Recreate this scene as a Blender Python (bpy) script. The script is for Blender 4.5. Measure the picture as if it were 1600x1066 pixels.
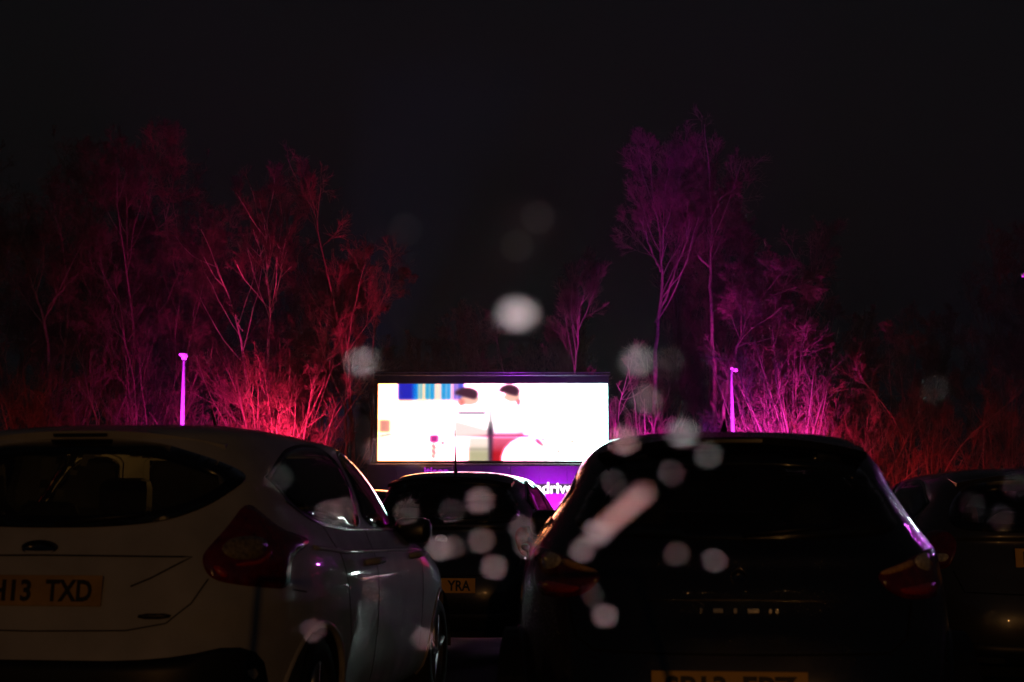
import bpy, bmesh, math, random
import numpy as np
from mathutils import Vector, Matrix
from mathutils.bvhtree import BVHTree
from mathutils.geometry import delaunay_2d_cdt

for o in list(bpy.data.objects):
    bpy.data.objects.remove(o, do_unlink=True)
SC = bpy.context.scene
COL = SC.collection
R = math.radians

# ------------------------------------------------------------------ camera
CAM_H, PITCH = 1.13, 6.85
cam = bpy.data.cameras.new('camera')
cam.lens = 50.0
cam.sensor_width = 36.0
cam.clip_start = 0.05
cam.clip_end = 900.0
cam.dof.use_dof = True
cam.dof.focus_distance = 15.0
cam.dof.aperture_fstop = 4.2
camo = bpy.data.objects.new('camera', cam)
camo.location = (0, 0, CAM_H)
camo.rotation_euler = (R(90 + PITCH), 0, 0)
COL.objects.link(camo)
SC.camera = camo

# ------------------------------------------------------------------ night sky
world = bpy.data.worlds.new('World')
SC.world = world
world.use_nodes = True
wn, wl = world.node_tree.nodes, world.node_tree.links
for n in list(wn):
    wn.remove(n)
sky = wn.new('ShaderNodeTexSky')
sky.sky_type = 'NISHITA'
sky.sun_disc = False
sky.sun_elevation = R(-4.0)
sky.sun_rotation = R(180)
sky.air_density = 1.0
sky.dust_density = 2.0
tint = wn.new('ShaderNodeMixRGB')
tint.blend_type = 'ADD'
tint.inputs[0].default_value = 1.0
tint.inputs[2].default_value = (0.019, 0.020, 0.024, 1)
bg = wn.new('ShaderNodeBackground')
bg.inputs['Strength'].default_value = 0.10
wo = wn.new('ShaderNodeOutputWorld')
wl.new(sky.outputs[0], tint.inputs[1])
wl.new(tint.outputs[0], bg.inputs['Color'])
wl.new(bg.outputs[0], wo.inputs['Surface'])

SC.view_settings.view_transform = 'Standard'
SC.view_settings.look = 'None'
SC.view_settings.exposure = 0.0
SC.view_settings.gamma = 1.0
SC.render.engine = 'CYCLES'
SC.cycles.use_denoising = True
SC.cycles.denoiser = 'OPENIMAGEDENOISE'
SC.cycles.sample_clamp_indirect = 0.0
SC.cycles.sample_clamp_direct = 0.0
SC.cycles.max_bounces = 7
SC.cycles.volume_bounces = 0
SC.cycles.use_adaptive_sampling = False
SC.cycles.transparent_max_bounces = 12
SC.cycles.transmission_bounces = 6
SC.cycles.glossy_bounces = 3
SC.cycles.diffuse_bounces = 1
SC.cycles.caustics_reflective = False
SC.cycles.caustics_refractive = False


# ------------------------------------------------------------------ helpers
def new_mat(name):
    m = bpy.data.materials.new(name)
    m.use_nodes = True
    return m, m.node_tree.nodes, m.node_tree.links


def pbr(name, col, rough=0.5, metal=0.0, coat=0.0, spec=0.5, noise=0.0, scale=8.0, bump=0.0, bscale=60.0, beads=0.0):
    """Principled with a little procedural colour variation, relief and, on wet paint, beads of rain."""
    m, n, l = new_mat(name)
    b = n['Principled BSDF']
    b.inputs['Base Color'].default_value = (*col, 1)
    b.inputs['Roughness'].default_value = rough
    b.inputs['Metallic'].default_value = metal
    b.inputs['Specular IOR Level'].default_value = spec
    b.inputs['Coat Weight'].default_value = coat
    b.inputs['Coat Roughness'].default_value = 0.04
    tc = n.new('ShaderNodeTexCoord')
    if noise > 0:
        t = n.new('ShaderNodeTexNoise')
        t.inputs['Scale'].default_value = scale
        t.inputs['Detail'].default_value = 5
        r = n.new('ShaderNodeValToRGB')
        r.color_ramp.elements[0].position = 0.3
        r.color_ramp.elements[1].position = 0.7
        r.color_ramp.elements[0].color = (*[c * (1 - noise) for c in col], 1)
        r.color_ramp.elements[1].color = (*[min(1, c * (1 + noise)) for c in col], 1)
        l.new(tc.outputs['Object'], t.inputs['Vector'])
        l.new(t.outputs['Fac'], r.inputs['Fac'])
        l.new(r.outputs['Color'], b.inputs['Base Color'])
    if bump > 0:
        t = n.new('ShaderNodeTexNoise')
        t.inputs['Scale'].default_value = bscale
        t.inputs['Detail'].default_value = 4
        bp = n.new('ShaderNodeBump')
        bp.inputs['Strength'].default_value = bump
        bp.inputs['Distance'].default_value = 0.02
        l.new(tc.outputs['Object'], t.inputs['Vector'])
        l.new(t.outputs['Fac'], bp.inputs['Height'])
        l.new(bp.outputs['Normal'], b.inputs['Normal'])
    if beads > 0:
        v = n.new('ShaderNodeTexVoronoi')
        v.inputs['Scale'].default_value = 95.0
        mr = n.new('ShaderNodeMapRange')
        mr.inputs['From Min'].default_value = 0.0
        mr.inputs['From Max'].default_value = 0.42
        mr.inputs['To Min'].default_value = 1.0
        mr.inputs['To Max'].default_value = 0.0
        bp = n.new('ShaderNodeBump')
        bp.inputs['Strength'].default_value = beads
        bp.inputs['Distance'].default_value = 0.003
        l.new(tc.outputs['Object'], v.inputs['Vector'])
        l.new(v.outputs['Distance'], mr.inputs['Value'])
        l.new(mr.outputs['Result'], bp.inputs['Height'])
        l.new(bp.outputs['Normal'], b.inputs['Coat Normal'])
    return m


def glass_mat(name, tint, fog=0.0, fogcol=(0.6, 0.6, 0.6)):
    """Thin car glass: tinted see-through, Fresnel mirror on top, optionally misted."""
    m, n, l = new_mat(name)
    n.remove(n['Principled BSDF'])
    out = n['Material Output']
    t = n.new('ShaderNodeBsdfTransparent')
    t.inputs[0].default_value = (*tint, 1)
    g = n.new('ShaderNodeBsdfGlossy')
    g.inputs['Roughness'].default_value = 0.03
    g.inputs['Color'].default_value = (0.95, 0.95, 0.95, 1)
    f = n.new('ShaderNodeFresnel')
    f.inputs['IOR'].default_value = 1.5
    mx = n.new('ShaderNodeMixShader')
    l.new(f.outputs[0], mx.inputs[0])
    top = t.outputs[0]
    if fog > 0:
        d = n.new('ShaderNodeBsdfDiffuse')
        d.inputs['Color'].default_value = (*fogcol, 1)
        tl = n.new('ShaderNodeBsdfTranslucent')
        tl.inputs['Color'].default_value = (*fogcol, 1)
        hf = n.new('ShaderNodeMixShader')
        hf.inputs[0].default_value = 0.4
        l.new(d.outputs[0], hf.inputs[1])
        l.new(tl.outputs[0], hf.inputs[2])
        tc = n.new('ShaderNodeTexCoord')
        nz = n.new('ShaderNodeTexNoise')
        nz.inputs['Scale'].default_value = 7.0
        nz.inputs['Detail'].default_value = 6.0
        mr = n.new('ShaderNodeMapRange')
        mr.inputs['From Min'].default_value = 0.3
        mr.inputs['From Max'].default_value = 0.75
        mr.inputs['To Min'].default_value = fog * 0.35
        mr.inputs['To Max'].default_value = fog * 1.5
        l.new(tc.outputs['Object'], nz.inputs['Vector'])
        l.new(nz.outputs['Fac'], mr.inputs['Value'])
        fm = n.new('ShaderNodeMixShader')
        l.new(mr.outputs['Result'], fm.inputs[0])
        l.new(top, fm.inputs[1])
        l.new(hf.outputs[0], fm.inputs[2])
        top = fm.outputs[0]
    l.new(top, mx.inputs[1])
    l.new(g.outputs[0], mx.inputs[2])
    l.new(mx.outputs[0], out.inputs['Surface'])
    return m


def emit_mat(name, col, strength):
    m, n, l = new_mat(name)
    n.remove(n['Principled BSDF'])
    e = n.new('ShaderNodeEmission')
    e.inputs[0].default_value = (*col, 1)
    e.inputs[1].default_value = strength
    l.new(e.outputs[0], n['Material Output'].inputs['Surface'])
    return m


def tag(o, label=None, cat=None, group=None, kind=None):
    if label: o['label'] = label
    if cat: o['category'] = cat
    if group: o['group'] = group
    if kind: o['kind'] = kind
    return o


def empty(name, loc=(0, 0, 0), rz=0.0):
    o = bpy.data.objects.new(name, None)
    o.empty_display_size = 0.2
    COL.objects.link(o)
    o.location = loc
    o.rotation_euler = (0, 0, rz)
    return o


def link(name, mesh, mat=None, parent=None):
    o = bpy.data.objects.new(name, mesh)
    COL.objects.link(o)
    if mat is not None and not mesh.materials:
        mesh.materials.append(mat)
    o.parent = parent
    return o


def mesh_of(name, verts, faces, smooth=False):
    me = bpy.data.meshes.new(name)
    me.from_pydata([tuple(v) for v in verts], [], [tuple(f) for f in faces])
    me.update()
    if smooth:
        me.polygons.foreach_set('use_smooth', [True] * len(me.polygons))
    return me


class MB:
    """Collects simple shapes into ONE mesh."""
    def __init__(self):
        self.v, self.f = [], []

    def add(self, v, f):
        b = len(self.v)
        self.v += [tuple(p) for p in v]
        self.f += [tuple(b + i for i in q) for q in f]
        return self

    def box(self, c, s, rot=None, bev=0.0):
        bm = bmesh.new()
        bmesh.ops.create_cube(bm, size=1.0)
        for v in bm.verts:
            v.co = Vector((v.co.x * s[0], v.co.y * s[1], v.co.z * s[2]))
        if bev > 0:
            bmesh.ops.bevel(bm, geom=bm.edges[:], offset=bev, segments=2, affect='EDGES', profile=0.5)
        M = (rot.to_4x4() if rot is not None else Matrix.Identity(4))
        bm.verts.index_update()
        self.add([(M @ v.co) + Vector(c) for v in bm.verts], [[v.index for v in f.verts] for f in bm.faces])
        bm.free()
        return self

    def tube(self, pts, rad, n=8, caps=True):
        pts = [Vector(p) for p in pts]
        rad = rad if isinstance(rad, (list, tuple)) else [rad] * len(pts)
        v, f = [], []
        ref = None
        for i, p in enumerate(pts):
            t = (pts[min(i + 1, len(pts) - 1)] - pts[max(i - 1, 0)]).normalized()
            if ref is None:
                ref = Vector((0, 0, 1)) if abs(t.z) < 0.9 else Vector((1, 0, 0))
            a = t.cross(ref).normalized()
            b = a.cross(t).normalized()
            ref = b
            for k in range(n):
                w = 2 * math.pi * k / n
                v.append(p + (a * math.cos(w) + b * math.sin(w)) * rad[i])
        for i in range(len(pts) - 1):
            for k in range(n):
                k2 = (k + 1) % n
                f.append((i * n + k, i * n + k2, (i + 1) * n + k2, (i + 1) * n + k))
        if caps:
            f.append(tuple(range(n - 1, -1, -1)))
            f.append(tuple((len(pts) - 1) * n + k for k in range(n)))
        return self.add(v, f)

    def lathe(self, prof, axis='z', n=32, c=(0, 0, 0), closed=False):
        """prof: (radius, height) pairs turned about an axis."""
        v, f = [], []
        for (r, h) in prof:
            for k in range(n):
                w = 2 * math.pi * k / n
                a, b = r * math.cos(w), r * math.sin(w)
                p = {'z': (a, b, h), 'x': (h, a, b), 'y': (a, h, b)}[axis]
                v.append((p[0] + c[0], p[1] + c[1], p[2] + c[2]))
        m = len(prof)
        for i in range(m if closed else m - 1):
            j = (i + 1) % m
            for k in range(n):
                k2 = (k + 1) % n
                f.append((i * n + k, i * n + k2, j * n + k2, j * n + k))
        if not closed:
            f.append(tuple(range(n - 1, -1, -1)))
            f.append(tuple((m - 1) * n + k for k in range(n)))
        return self.add(v, f)

    def mesh(self, name, smooth=False):
        return mesh_of(name, self.v, self.f, smooth)

    def build(self, name, mat, parent=None, smooth=False):
        return link(name, self.mesh(name, smooth), mat, parent)


def text_mesh(txt, size, depth=0.0, bold=0.0, xs=1.0, align='CENTER', space=1.0):
    c = bpy.data.curves.new('lettering', 'FONT')
    c.body = txt
    c.size = size
    c.extrude = depth
    c.offset = bold
    c.align_x = align
    c.align_y = 'CENTER'
    c.space_character = space
    c.resolution_u = 3
    o = bpy.data.objects.new('lettering', c)
    COL.objects.link(o)
    dg = bpy.context.evaluated_depsgraph_get()
    me = bpy.data.meshes.new_from_object(o.evaluated_get(dg))
    bpy.data.objects.remove(o, do_unlink=True)
    for v in me.vertices:
        v.co.x *= xs
    return me


def copy_tree(o, parent=None):
    c = o.copy()
    COL.objects.link(c)
    c.parent = parent
    for ch in list(o.children):
        copy_tree(ch, c)
    return c


def in_poly(x, z, poly):
    ins = False
    j = len(poly) - 1
    for i in range(len(poly)):
        xi, zi = poly[i]
        xj, zj = poly[j]
        if (zi > z) != (zj > z) and x < (xj - xi) * (z - zi) / (zj - zi) + xi:
            ins = not ins
        j = i
    return ins


def smooth_poly(pts, it=2, keep=()):
    """Chaikin corner rounding; corners listed in keep stay sharp."""
    P = [(Vector(p), i in keep) for i, p in enumerate(pts)]
    for _ in range(it):
        Q = []
        for i in range(len(P)):
            a, ka = P[i]
            b, kb = P[(i + 1) % len(P)]
            if ka:
                Q.append((a, True))
            else:
                pass
            Q.append((a.lerp(b, 0.25), False))
            Q.append((a.lerp(b, 0.75), False))
        P = Q
    return [(p.x, p.y) for p, _ in P]


def shrink(poly, d):
    """Offset a polygon inwards by d (negative grows it)."""
    n = len(poly)
    A = sum(poly[i][0] * poly[(i + 1) % n][1] - poly[(i + 1) % n][0] * poly[i][1] for i in range(n))
    s = 1 if A > 0 else -1
    out = []
    for i in range(n):
        p0, p1, p2 = Vector(poly[i - 1]), Vector(poly[i]), Vector(poly[(i + 1) % n])
        e1, e2 = (p1 - p0), (p2 - p1)
        if e1.length < 1e-7 or e2.length < 1e-7:
            out.append(tuple(p1)); continue
        n1 = Vector((-e1.y, e1.x)).normalized() * s
        n2 = Vector((-e2.y, e2.x)).normalized() * s
        m = (n1 + n2)
        if m.length < 1e-4:
            m = n1
        m.normalize()
        k = d / max(0.45, m.dot(n1))
        q = p1 + m * k
        out.append((q.x, q.y))
    return out


def densify(poly, step):
    out = []
    n = len(poly)
    for i in range(n):
        a, b = Vector(poly[i]), Vector(poly[(i + 1) % n])
        k = max(1, int((b - a).length / step + 0.5))
        for j in range(k):
            p = a.lerp(b, j / k)
            out.append((p.x, p.y))
    return out

# ------------------------------------------------------------------ car bodies
def catmull(rows, step=0.022):
    """Rows of numbers -> dense smooth rows (Catmull-Rom, centripetal enough for our spacing)."""
    A = np.array(rows, float)
    out = []
    n = len(A)
    for i in range(n - 1):
        p0, p1, p2, p3 = A[max(i - 1, 0)], A[i], A[i + 1], A[min(i + 2, n - 1)]
        def dist(a, b):
            return max(1e-6, math.sqrt(((a[:4] - b[:4]) ** 2).sum()) ** 0.5)
        t0, t1 = 0.0, dist(p0, p1)
        if i == 0:
            t1 = dist(p1, p2)
            p0 = 2 * p1 - p2
        t2 = t1 + dist(p1, p2)
        if i == n - 2:
            p3 = 2 * p2 - p1
        t3 = t2 + dist(p2, p3)
        k = max(2, int(np.abs(p2[:4] - p1[:4]).max() / step) + 1)
        for j in range(k):
            t = t1 + (t2 - t1) * j / k
            a1 = (t1 - t) / (t1 - t0) * p0 + (t - t0) / (t1 - t0) * p1
            a2 = (t2 - t) / (t2 - t1) * p1 + (t - t1) / (t2 - t1) * p2
            a3 = (t3 - t) / (t3 - t2) * p2 + (t - t2) / (t3 - t2) * p3
            b1 = (t2 - t) / (t2 - t0) * a1 + (t - t0) / (t2 - t0) * a2
            b2 = (t3 - t) / (t3 - t1) * a2 + (t - t1) / (t3 - t1) * a3
            out.append((t2 - t) / (t2 - t1) * b1 + (t - t1) / (t2 - t1) * b2)
    out.append(A[-1])
    return np.array(out)


def skin_rings(rows, ring=220, step=0.022):
    """rows: (z, half width, rear y, front y, rear squareness, front squareness) from the sill up to the roof."""
    D = catmull(rows, step)
    rings = []
    for z, hw, yr, yf, nr, nf in D:
        hw = max(hw, 0.02)
        ym = 0.5 * (yr + yf)
        half = 0.5 * (yf - yr)
        t = np.linspace(0, math.pi / 2, 90)
        def quarter(n):
            return np.stack([hw * np.cos(t) ** (2 / n), half * np.sin(t) ** (2 / n)], 1)
        qr, qf = quarter(nr), quarter(nf)
        # right-hand side from the rear centre round to the front centre
        side = np.concatenate([np.stack([qr[::-1, 0], ym - qr[::-1, 1]], 1), np.stack([qf[1:, 0], ym + qf[1:, 1]], 1)])
        d = np.concatenate([[0], np.cumsum(np.sqrt((np.diff(side, axis=0) ** 2).sum(1)))])
        m = ring // 2
        # denser round the ends, where the curvature is
        u = np.linspace(0, 1, m + 1)
        u = u + 0.06 * np.sin(2 * math.pi * u) * -1
        s = u * d[-1]
        X = np.interp(s, d, side[:, 0])
        Y = np.interp(s, d, side[:, 1])
        right = np.stack([X, Y, np.full(m + 1, z)], 1)
        left = right[1:-1][::-1].copy()
        left[:, 0] *= -1
        rings.append(np.concatenate([right, left]))
    return np.array(rings)


class Skin:
    def __init__(self, rows, ring=220, step=0.022):
        self.rings = skin_rings(rows, ring, step)
        m, n, _ = self.rings.shape
        self.verts = self.rings.reshape(-1, 3)
        f = []
        for i in range(m - 1):
            for k in range(n):
                k2 = (k + 1) % n
                f.append((i * n + k, i * n + k2, (i + 1) * n + k2, (i + 1) * n + k))
        f.append(tuple((m - 1) * n + k for k in range(n)))
        self.faces = f
        self.ymid = 0.5 * (self.verts[:, 1].min() + self.verts[:, 1].max())
        self.bvh = BVHTree.FromPolygons([Vector(v) for v in self.verts], f, epsilon=0.0)

    def hit(self, view, a, b):
        """Outermost skin point: view 'rear'/'front' takes (x, z), 'right'/'left' takes (y, z), 'top' (x, y)."""
        if view == 'corner':            # looked at from the rear right, 45 degrees; a runs along the corner
            k = math.sqrt(0.5)
            o, d = (a * k + 3 * k, a * k - 3 * k, b), (-k, k, 0)
            loc, nor, _, _ = self.bvh.ray_cast(Vector(o), Vector(d))
            if loc is not None and nor.dot(Vector(d)) > 0:
                nor = -nor
            return loc, nor
        o, d = {'rear': ((a, -3, b), (0, 1, 0)), 'front': ((a, 9, b), (0, -1, 0)),
                'right': ((3, a, b), (-1, 0, 0)), 'left': ((-3, a, b), (1, 0, 0)), 'top': ((a, b, 4), (0, 0, -1))}[view]
        loc, nor, _, _ = self.bvh.ray_cast(Vector(o), Vector(d))
        if loc is None:
            return None, None
        if nor.dot(Vector(d)) > 0:
            nor = -nor
        return loc, nor

    def body_mesh(self, holes):
        """The shell with openings; holes: list of (view, polygon)."""
        V = self.verts
        keep = []
        boxes = []
        for view, poly in holes:
            P = np.array(poly)
            boxes.append((view, poly, P.min(0), P.max(0)))
        for f in self.faces:
            c = V[list(f)].mean(0)
            cut = False
            for view, poly, lo, hi in boxes:
                if view in ('rear', 'front'):
                    if (view == 'rear') != (c[1] < self.ymid):
                        continue
                    a, b = c[0], c[2]
                else:
                    if (view == 'right') != (c[0] > 0) or abs(c[0]) < 0.3:
                        continue
                    a, b = c[1], c[2]
                if lo[0] <= a <= hi[0] and lo[1] <= b <= hi[1] and in_poly(a, b, poly):
                    cut = True
                    break
            if not cut:
                keep.append(f)
        return mesh_of('body', V, keep, True)

    def patch(self, name, view, poly, mat, parent, off=0.004, inner=None, step=0.03, skirt=0.012, bulge=0.0):
        """A panel that follows the skin, cut to an outline; inner leaves an opening in it."""
        P = densify(poly, step)
        pts = [Vector(p) for p in P]
        edges = [(i, (i + 1) % len(P)) for i in range(len(P))]
        I = None
        if inner is not None:
            I = densify(inner, step)
            b = len(pts)
            pts += [Vector(p) for p in I]
            edges += [(b + i, b + (i + 1) % len(I)) for i in range(len(I))]
        A = np.array(P)
        lo, hi = A.min(0), A.max(0)
        g = step
        edge_pts = np.array([(p.x, p.y) for p in pts])
        x = lo[0] + g / 2
        while x < hi[0]:
            z = lo[1] + g / 2
            while z < hi[1]:
                if in_poly(x, z, P) and (I is None or not in_poly(x, z, I)):
                    if np.abs(edge_pts - (x, z)).max(1).min() > g * 0.45:
                        pts.append(Vector((x, z)))
                z += g
            x += g
        ov, oe, of, *_ = delaunay_2d_cdt(pts, edges, [], 1 if inner is None else 0, 1e-6)
        V, N = [], []
        for p in ov:
            loc, nor = self.hit(view, p.x, p.y)
            if loc is None:
                loc, nor, _, _ = self.bvh.find_nearest(Vector((p.x, -0.2, p.y)) if view == 'rear' else
                                                       Vector((p.x, 5, p.y)) if view == 'front' else
                                                       Vector((p.x * 0.7 + 0.5, p.x * 0.7 - 0.5, p.y)) if view == 'corner' else
                                                       Vector((1.2 if view == 'right' else -1.2, p.x, p.y)))
                nor = (Vector((0.7, -0.7, 0)) if view == 'corner' else Vector((0, -1, 0)) if view == 'rear' else Vector((0, 1, 0)) if view == 'front' else
                       Vector((1 if view == 'right' else -1, 0, 0)))
            V.append(loc)
            N.append(nor)
        F = []
        for t in of:
            cx = sum(ov[i].x for i in t) / len(t)
            cz = sum(ov[i].y for i in t) / len(t)
            if in_poly(cx, cz, P) and (I is None or not in_poly(cx, cz, I)):
                F.append(list(t))
        W = []
        for i, p in enumerate(V):
            k = off
            if bulge:
                d = np.sqrt(((edge_pts - (ov[i].x, ov[i].y)) ** 2).sum(1).min())
                k += bulge * (1 - math.exp(-d / 0.03))
            W.append(p + N[i] * k)
        # outward winding
        if F:
            a, b, c = (W[i] for i in F[0])
            if (b - a).cross(c - a).dot(N[F[0][0]]) < 0:
                F = [t[::-1] for t in F]
        # skirt down to the skin, so the panel has an edge
        cnt = {}
        for t in F:
            for i in range(len(t)):
                e = (t[i], t[(i + 1) % len(t)])
                cnt[e] = cnt.get(e, 0) + 1
        base = {}
        for (i, j) in list(cnt):
            if (j, i) not in cnt:
                for q in (i, j):
                    if q not in base:
                        base[q] = len(W)
                        W.append(V[q] + N[q] * (off - skirt))
                F.append([j, i, base[i], base[j]])
        me = mesh_of(name, W, F, True)
        return link(name, me, mat, parent)

    def strip(self, name, view, pts, width, mat, parent, off=0.0015, step=0.03, height=0.0):
        """A narrow band along a line on the skin (panel gaps, trims)."""
        dense = []
        for i in range(len(pts) - 1):
            a, b = Vector(pts[i]), Vector(pts[i + 1])
            k = max(1, int((b - a).length / step))
            dense += [a.lerp(b, j / k) for j in range(k)]
        dense.append(Vector(pts[-1]))
        V, F = [], []
        for i, p in enumerate(dense):
            t = (dense[min(i + 1, len(dense) - 1)] - dense[max(i - 1, 0)]).normalized()
            nrm = Vector((-t.y, t.x)) * width / 2
            for q in (p - nrm, p + nrm):
                loc, nor = self.hit(view, q.x, q.y)
                if loc is None:
                    continue
                V.append(loc + nor * (-0.004 if height else off))
                V.append(loc + nor * (height if height else off + 0.0005))
        m = len(V) // 4
        for i in range(m - 1):
            b, c = i * 4, i * 4 + 4
            F += [(b + 1, b + 3, c + 3, c + 1), (b, b + 1, c + 1, c), (b + 3, b + 2, c + 2, c + 3)]
        return link(name, mesh_of(name, V, F, False), mat, parent)


FOCUS_ROWS = [
    # z     hw     yr    yf    nr   nf
    (0.200, 0.780, 0.160, 4.200, 5.000, 4.500),
    (0.270, 0.850, 0.080, 4.300, 5.000, 4.500),
    (0.400, 0.890, 0.020, 4.360, 4.600, 4.000),
    (0.550, 0.905, 0.000, 4.350, 4.600, 4.000),
    (0.680, 0.912, 0.030, 4.310, 4.600, 4.000),
    (0.780, 0.912, 0.050, 4.200, 4.800, 4.000),
    (0.860, 0.905, 0.070, 4.020, 4.800, 3.800),
    (0.940, 0.885, 0.100, 3.700, 4.800, 3.600),
    (0.990, 0.862, 0.125, 3.380, 4.800, 3.600),
    (1.032, 0.845, 0.150, 3.120, 4.800, 3.800),
    (1.128, 0.804, 0.210, 2.930, 4.800, 4.400),
    (1.235, 0.761, 0.280, 2.752, 4.800, 4.600),
    (1.341, 0.701, 0.360, 2.602, 4.800, 4.600),
    (1.405, 0.653, 0.410, 2.498, 4.800, 4.600),
    (1.442, 0.622, 0.460, 2.400, 4.800, 4.600),
    (1.474, 0.541, 0.620, 2.240, 4.600, 4.400),
    (1.499, 0.422, 0.860, 2.050, 4.200, 4.000),
    (1.512, 0.260, 1.100, 1.840, 3.500, 3.500),
    (1.516, 0.065, 1.300, 1.620, 3.000, 3.000),
]
BLACK_ROWS = [
    (0.200, 0.745, 0.160, 4.150, 4.400, 4.500),
    (0.270, 0.813, 0.070, 4.260, 4.200, 4.500),
    (0.400, 0.853, 0.010, 4.340, 4.000, 4.000),
    (0.520, 0.870, 0.000, 4.350, 3.900, 4.000),
    (0.660, 0.875, 0.030, 4.310, 3.800, 4.000),
    (0.780, 0.872, 0.080, 4.200, 3.800, 4.000),
    (0.860, 0.862, 0.110, 4.020, 3.800, 3.800),
    (0.930, 0.845, 0.140, 3.720, 3.800, 3.600),
    (0.985, 0.821, 0.160, 3.380, 3.800, 3.600),
    (1.031, 0.782, 0.190, 3.120, 3.800, 3.800),
    (1.125, 0.711, 0.250, 2.930, 3.900, 4.400),
    (1.230, 0.644, 0.330, 2.740, 4.000, 4.600),
    (1.314, 0.603, 0.400, 2.560, 4.000, 4.600),
    (1.371, 0.557, 0.460, 2.420, 4.000, 4.600),
    (1.410, 0.501, 0.540, 2.300, 4.000, 4.600),
    (1.434, 0.432, 0.700, 2.150, 3.800, 4.400),
    (1.451, 0.331, 0.920, 1.950, 3.600, 4.000),
    (1.461, 0.202, 1.150, 1.750, 3.300, 3.500),
    (1.464, 0.055, 1.320, 1.520, 3.000, 3.000),
]

# ------------------------------------------------------------------ pixel of the 1600 x 1066 photograph -> point at depth Y
FPX = 1600 * 50.0 / 36.0
_cp, _sp = math.cos(R(PITCH)), math.sin(R(PITCH))


def at(px, py, Y):
    a, b = (px - 800) / FPX, (533 - py) / FPX
    d = Vector((a, _cp - b * _sp, _sp + b * _cp))
    return Vector((0, 0, CAM_H)) + d * (Y / d.y)


# ------------------------------------------------------------------ materials
M = {}
M['white_paint'] = pbr('white_paint', (0.44, 0.43, 0.42), 0.6, coat=0.8, spec=0.15, noise=0.16, scale=4.5, beads=0.8)
M['black_paint'] = pbr('black_paint', (0.008, 0.008, 0.010), 0.3, coat=1.0, noise=0.1, scale=2.5, beads=0.5)
M['navy_paint'] = pbr('navy_paint', (0.012, 0.014, 0.022), 0.3, coat=1.0, noise=0.1, scale=2.5, beads=0.4)
M['grey_paint'] = pbr('grey_paint', (0.05, 0.05, 0.047), 0.32, coat=1.0, noise=0.1, scale=2.5, beads=0.4)
M['trim'] = pbr('black_trim', (0.012, 0.012, 0.012), 0.45, noise=0.2, scale=20)
M['gap'] = pbr('panel_gap', (0.004, 0.004, 0.004), 0.9)
M['cabin'] = pbr('cabin_cloth', (0.02, 0.02, 0.021), 0.9, noise=0.3, scale=30)
M['rubber'] = pbr('tyre_rubber', (0.015, 0.015, 0.015), 0.8, noise=0.2, scale=15, bump=0.3)
M['alloy'] = pbr('alloy', (0.35, 0.35, 0.36), 0.35, metal=0.9, noise=0.1)
M['chrome'] = pbr('chrome', (0.75, 0.75, 0.76), 0.10, metal=1.0)
M['plate'] = pbr('plate_yellow', (0.80, 0.42, 0.05), 0.45, noise=0.08, scale=12)
M['plate_dull'] = pbr('plate_dirty', (0.42, 0.25, 0.09), 0.6, noise=0.25, scale=9)
M['plate_ink'] = pbr('plate_ink', (0.01, 0.01, 0.01), 0.5)
M['badge'] = pbr('badge_blue', (0.01, 0.012, 0.03), 0.25, coat=1.0)
M['frit'] = pbr('glass_border', (0.004, 0.004, 0.004), 0.12, coat=0.4)
M['lamp_red'] = pbr('lamp_red', (0.16, 0.006, 0.005), 0.15, coat=1.0, noise=0.4, scale=25)
M['lamp_bright'] = pbr('lamp_reflector_red', (0.60, 0.03, 0.010), 0.2, coat=1.0, noise=0.3, scale=120)
M['lamp_amber'] = pbr('lamp_amber', (0.90, 0.42, 0.14), 0.2, coat=1.0, noise=0.3, scale=90)
M['lamp_clear'] = pbr('lamp_clear', (0.80, 0.66, 0.52), 0.15, coat=1.0, noise=0.4, scale=70)
M['lamp_olive'] = pbr('lamp_smoked', (0.26, 0.20, 0.10), 0.15, coat=1.0, noise=0.5, scale=60)
M['glass_clear'] = glass_mat('car_glass', (0.72, 0.76, 0.74))
M['glass_dark'] = glass_mat('car_glass_tinted', (0.25, 0.27, 0.26))
M['glass_mist'] = glass_mat('car_glass_misted', (0.70, 0.74, 0.72), fog=0.34)
M['glass_rear'] = glass_mat('car_glass_wet', (0.62, 0.65, 0.63), fog=0.03)
M['steel'] = pbr('galvanised_steel', (0.38, 0.38, 0.39), 0.4, metal=0.6, noise=0.15, scale=6)
M['pole'] = pbr('pole_paint', (0.62, 0.62, 0.62), 0.5, noise=0.08, scale=5)
M['housing'] = pbr('screen_housing', (0.05, 0.05, 0.055), 0.5, noise=0.2, scale=3)
M['panel'] = pbr('trailer_panel', (0.10, 0.09, 0.10), 0.55, noise=0.15, scale=1.5)
M['bark'] = pbr('bark', (0.22, 0.19, 0.165), 0.9, noise=0.35, scale=6, bump=0.4, bscale=25)
M['birch'] = pbr('birch_bark', (0.70, 0.67, 0.62), 0.8, noise=0.45, scale=3.5, bump=0.3, bscale=20)
M['twig'] = pbr('twigs', (0.15, 0.11, 0.09), 0.9, noise=0.3, scale=2)
M['leaf'] = pbr('ivy_leaf', (0.05, 0.08, 0.03), 0.7, noise=0.4, scale=3)

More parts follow.
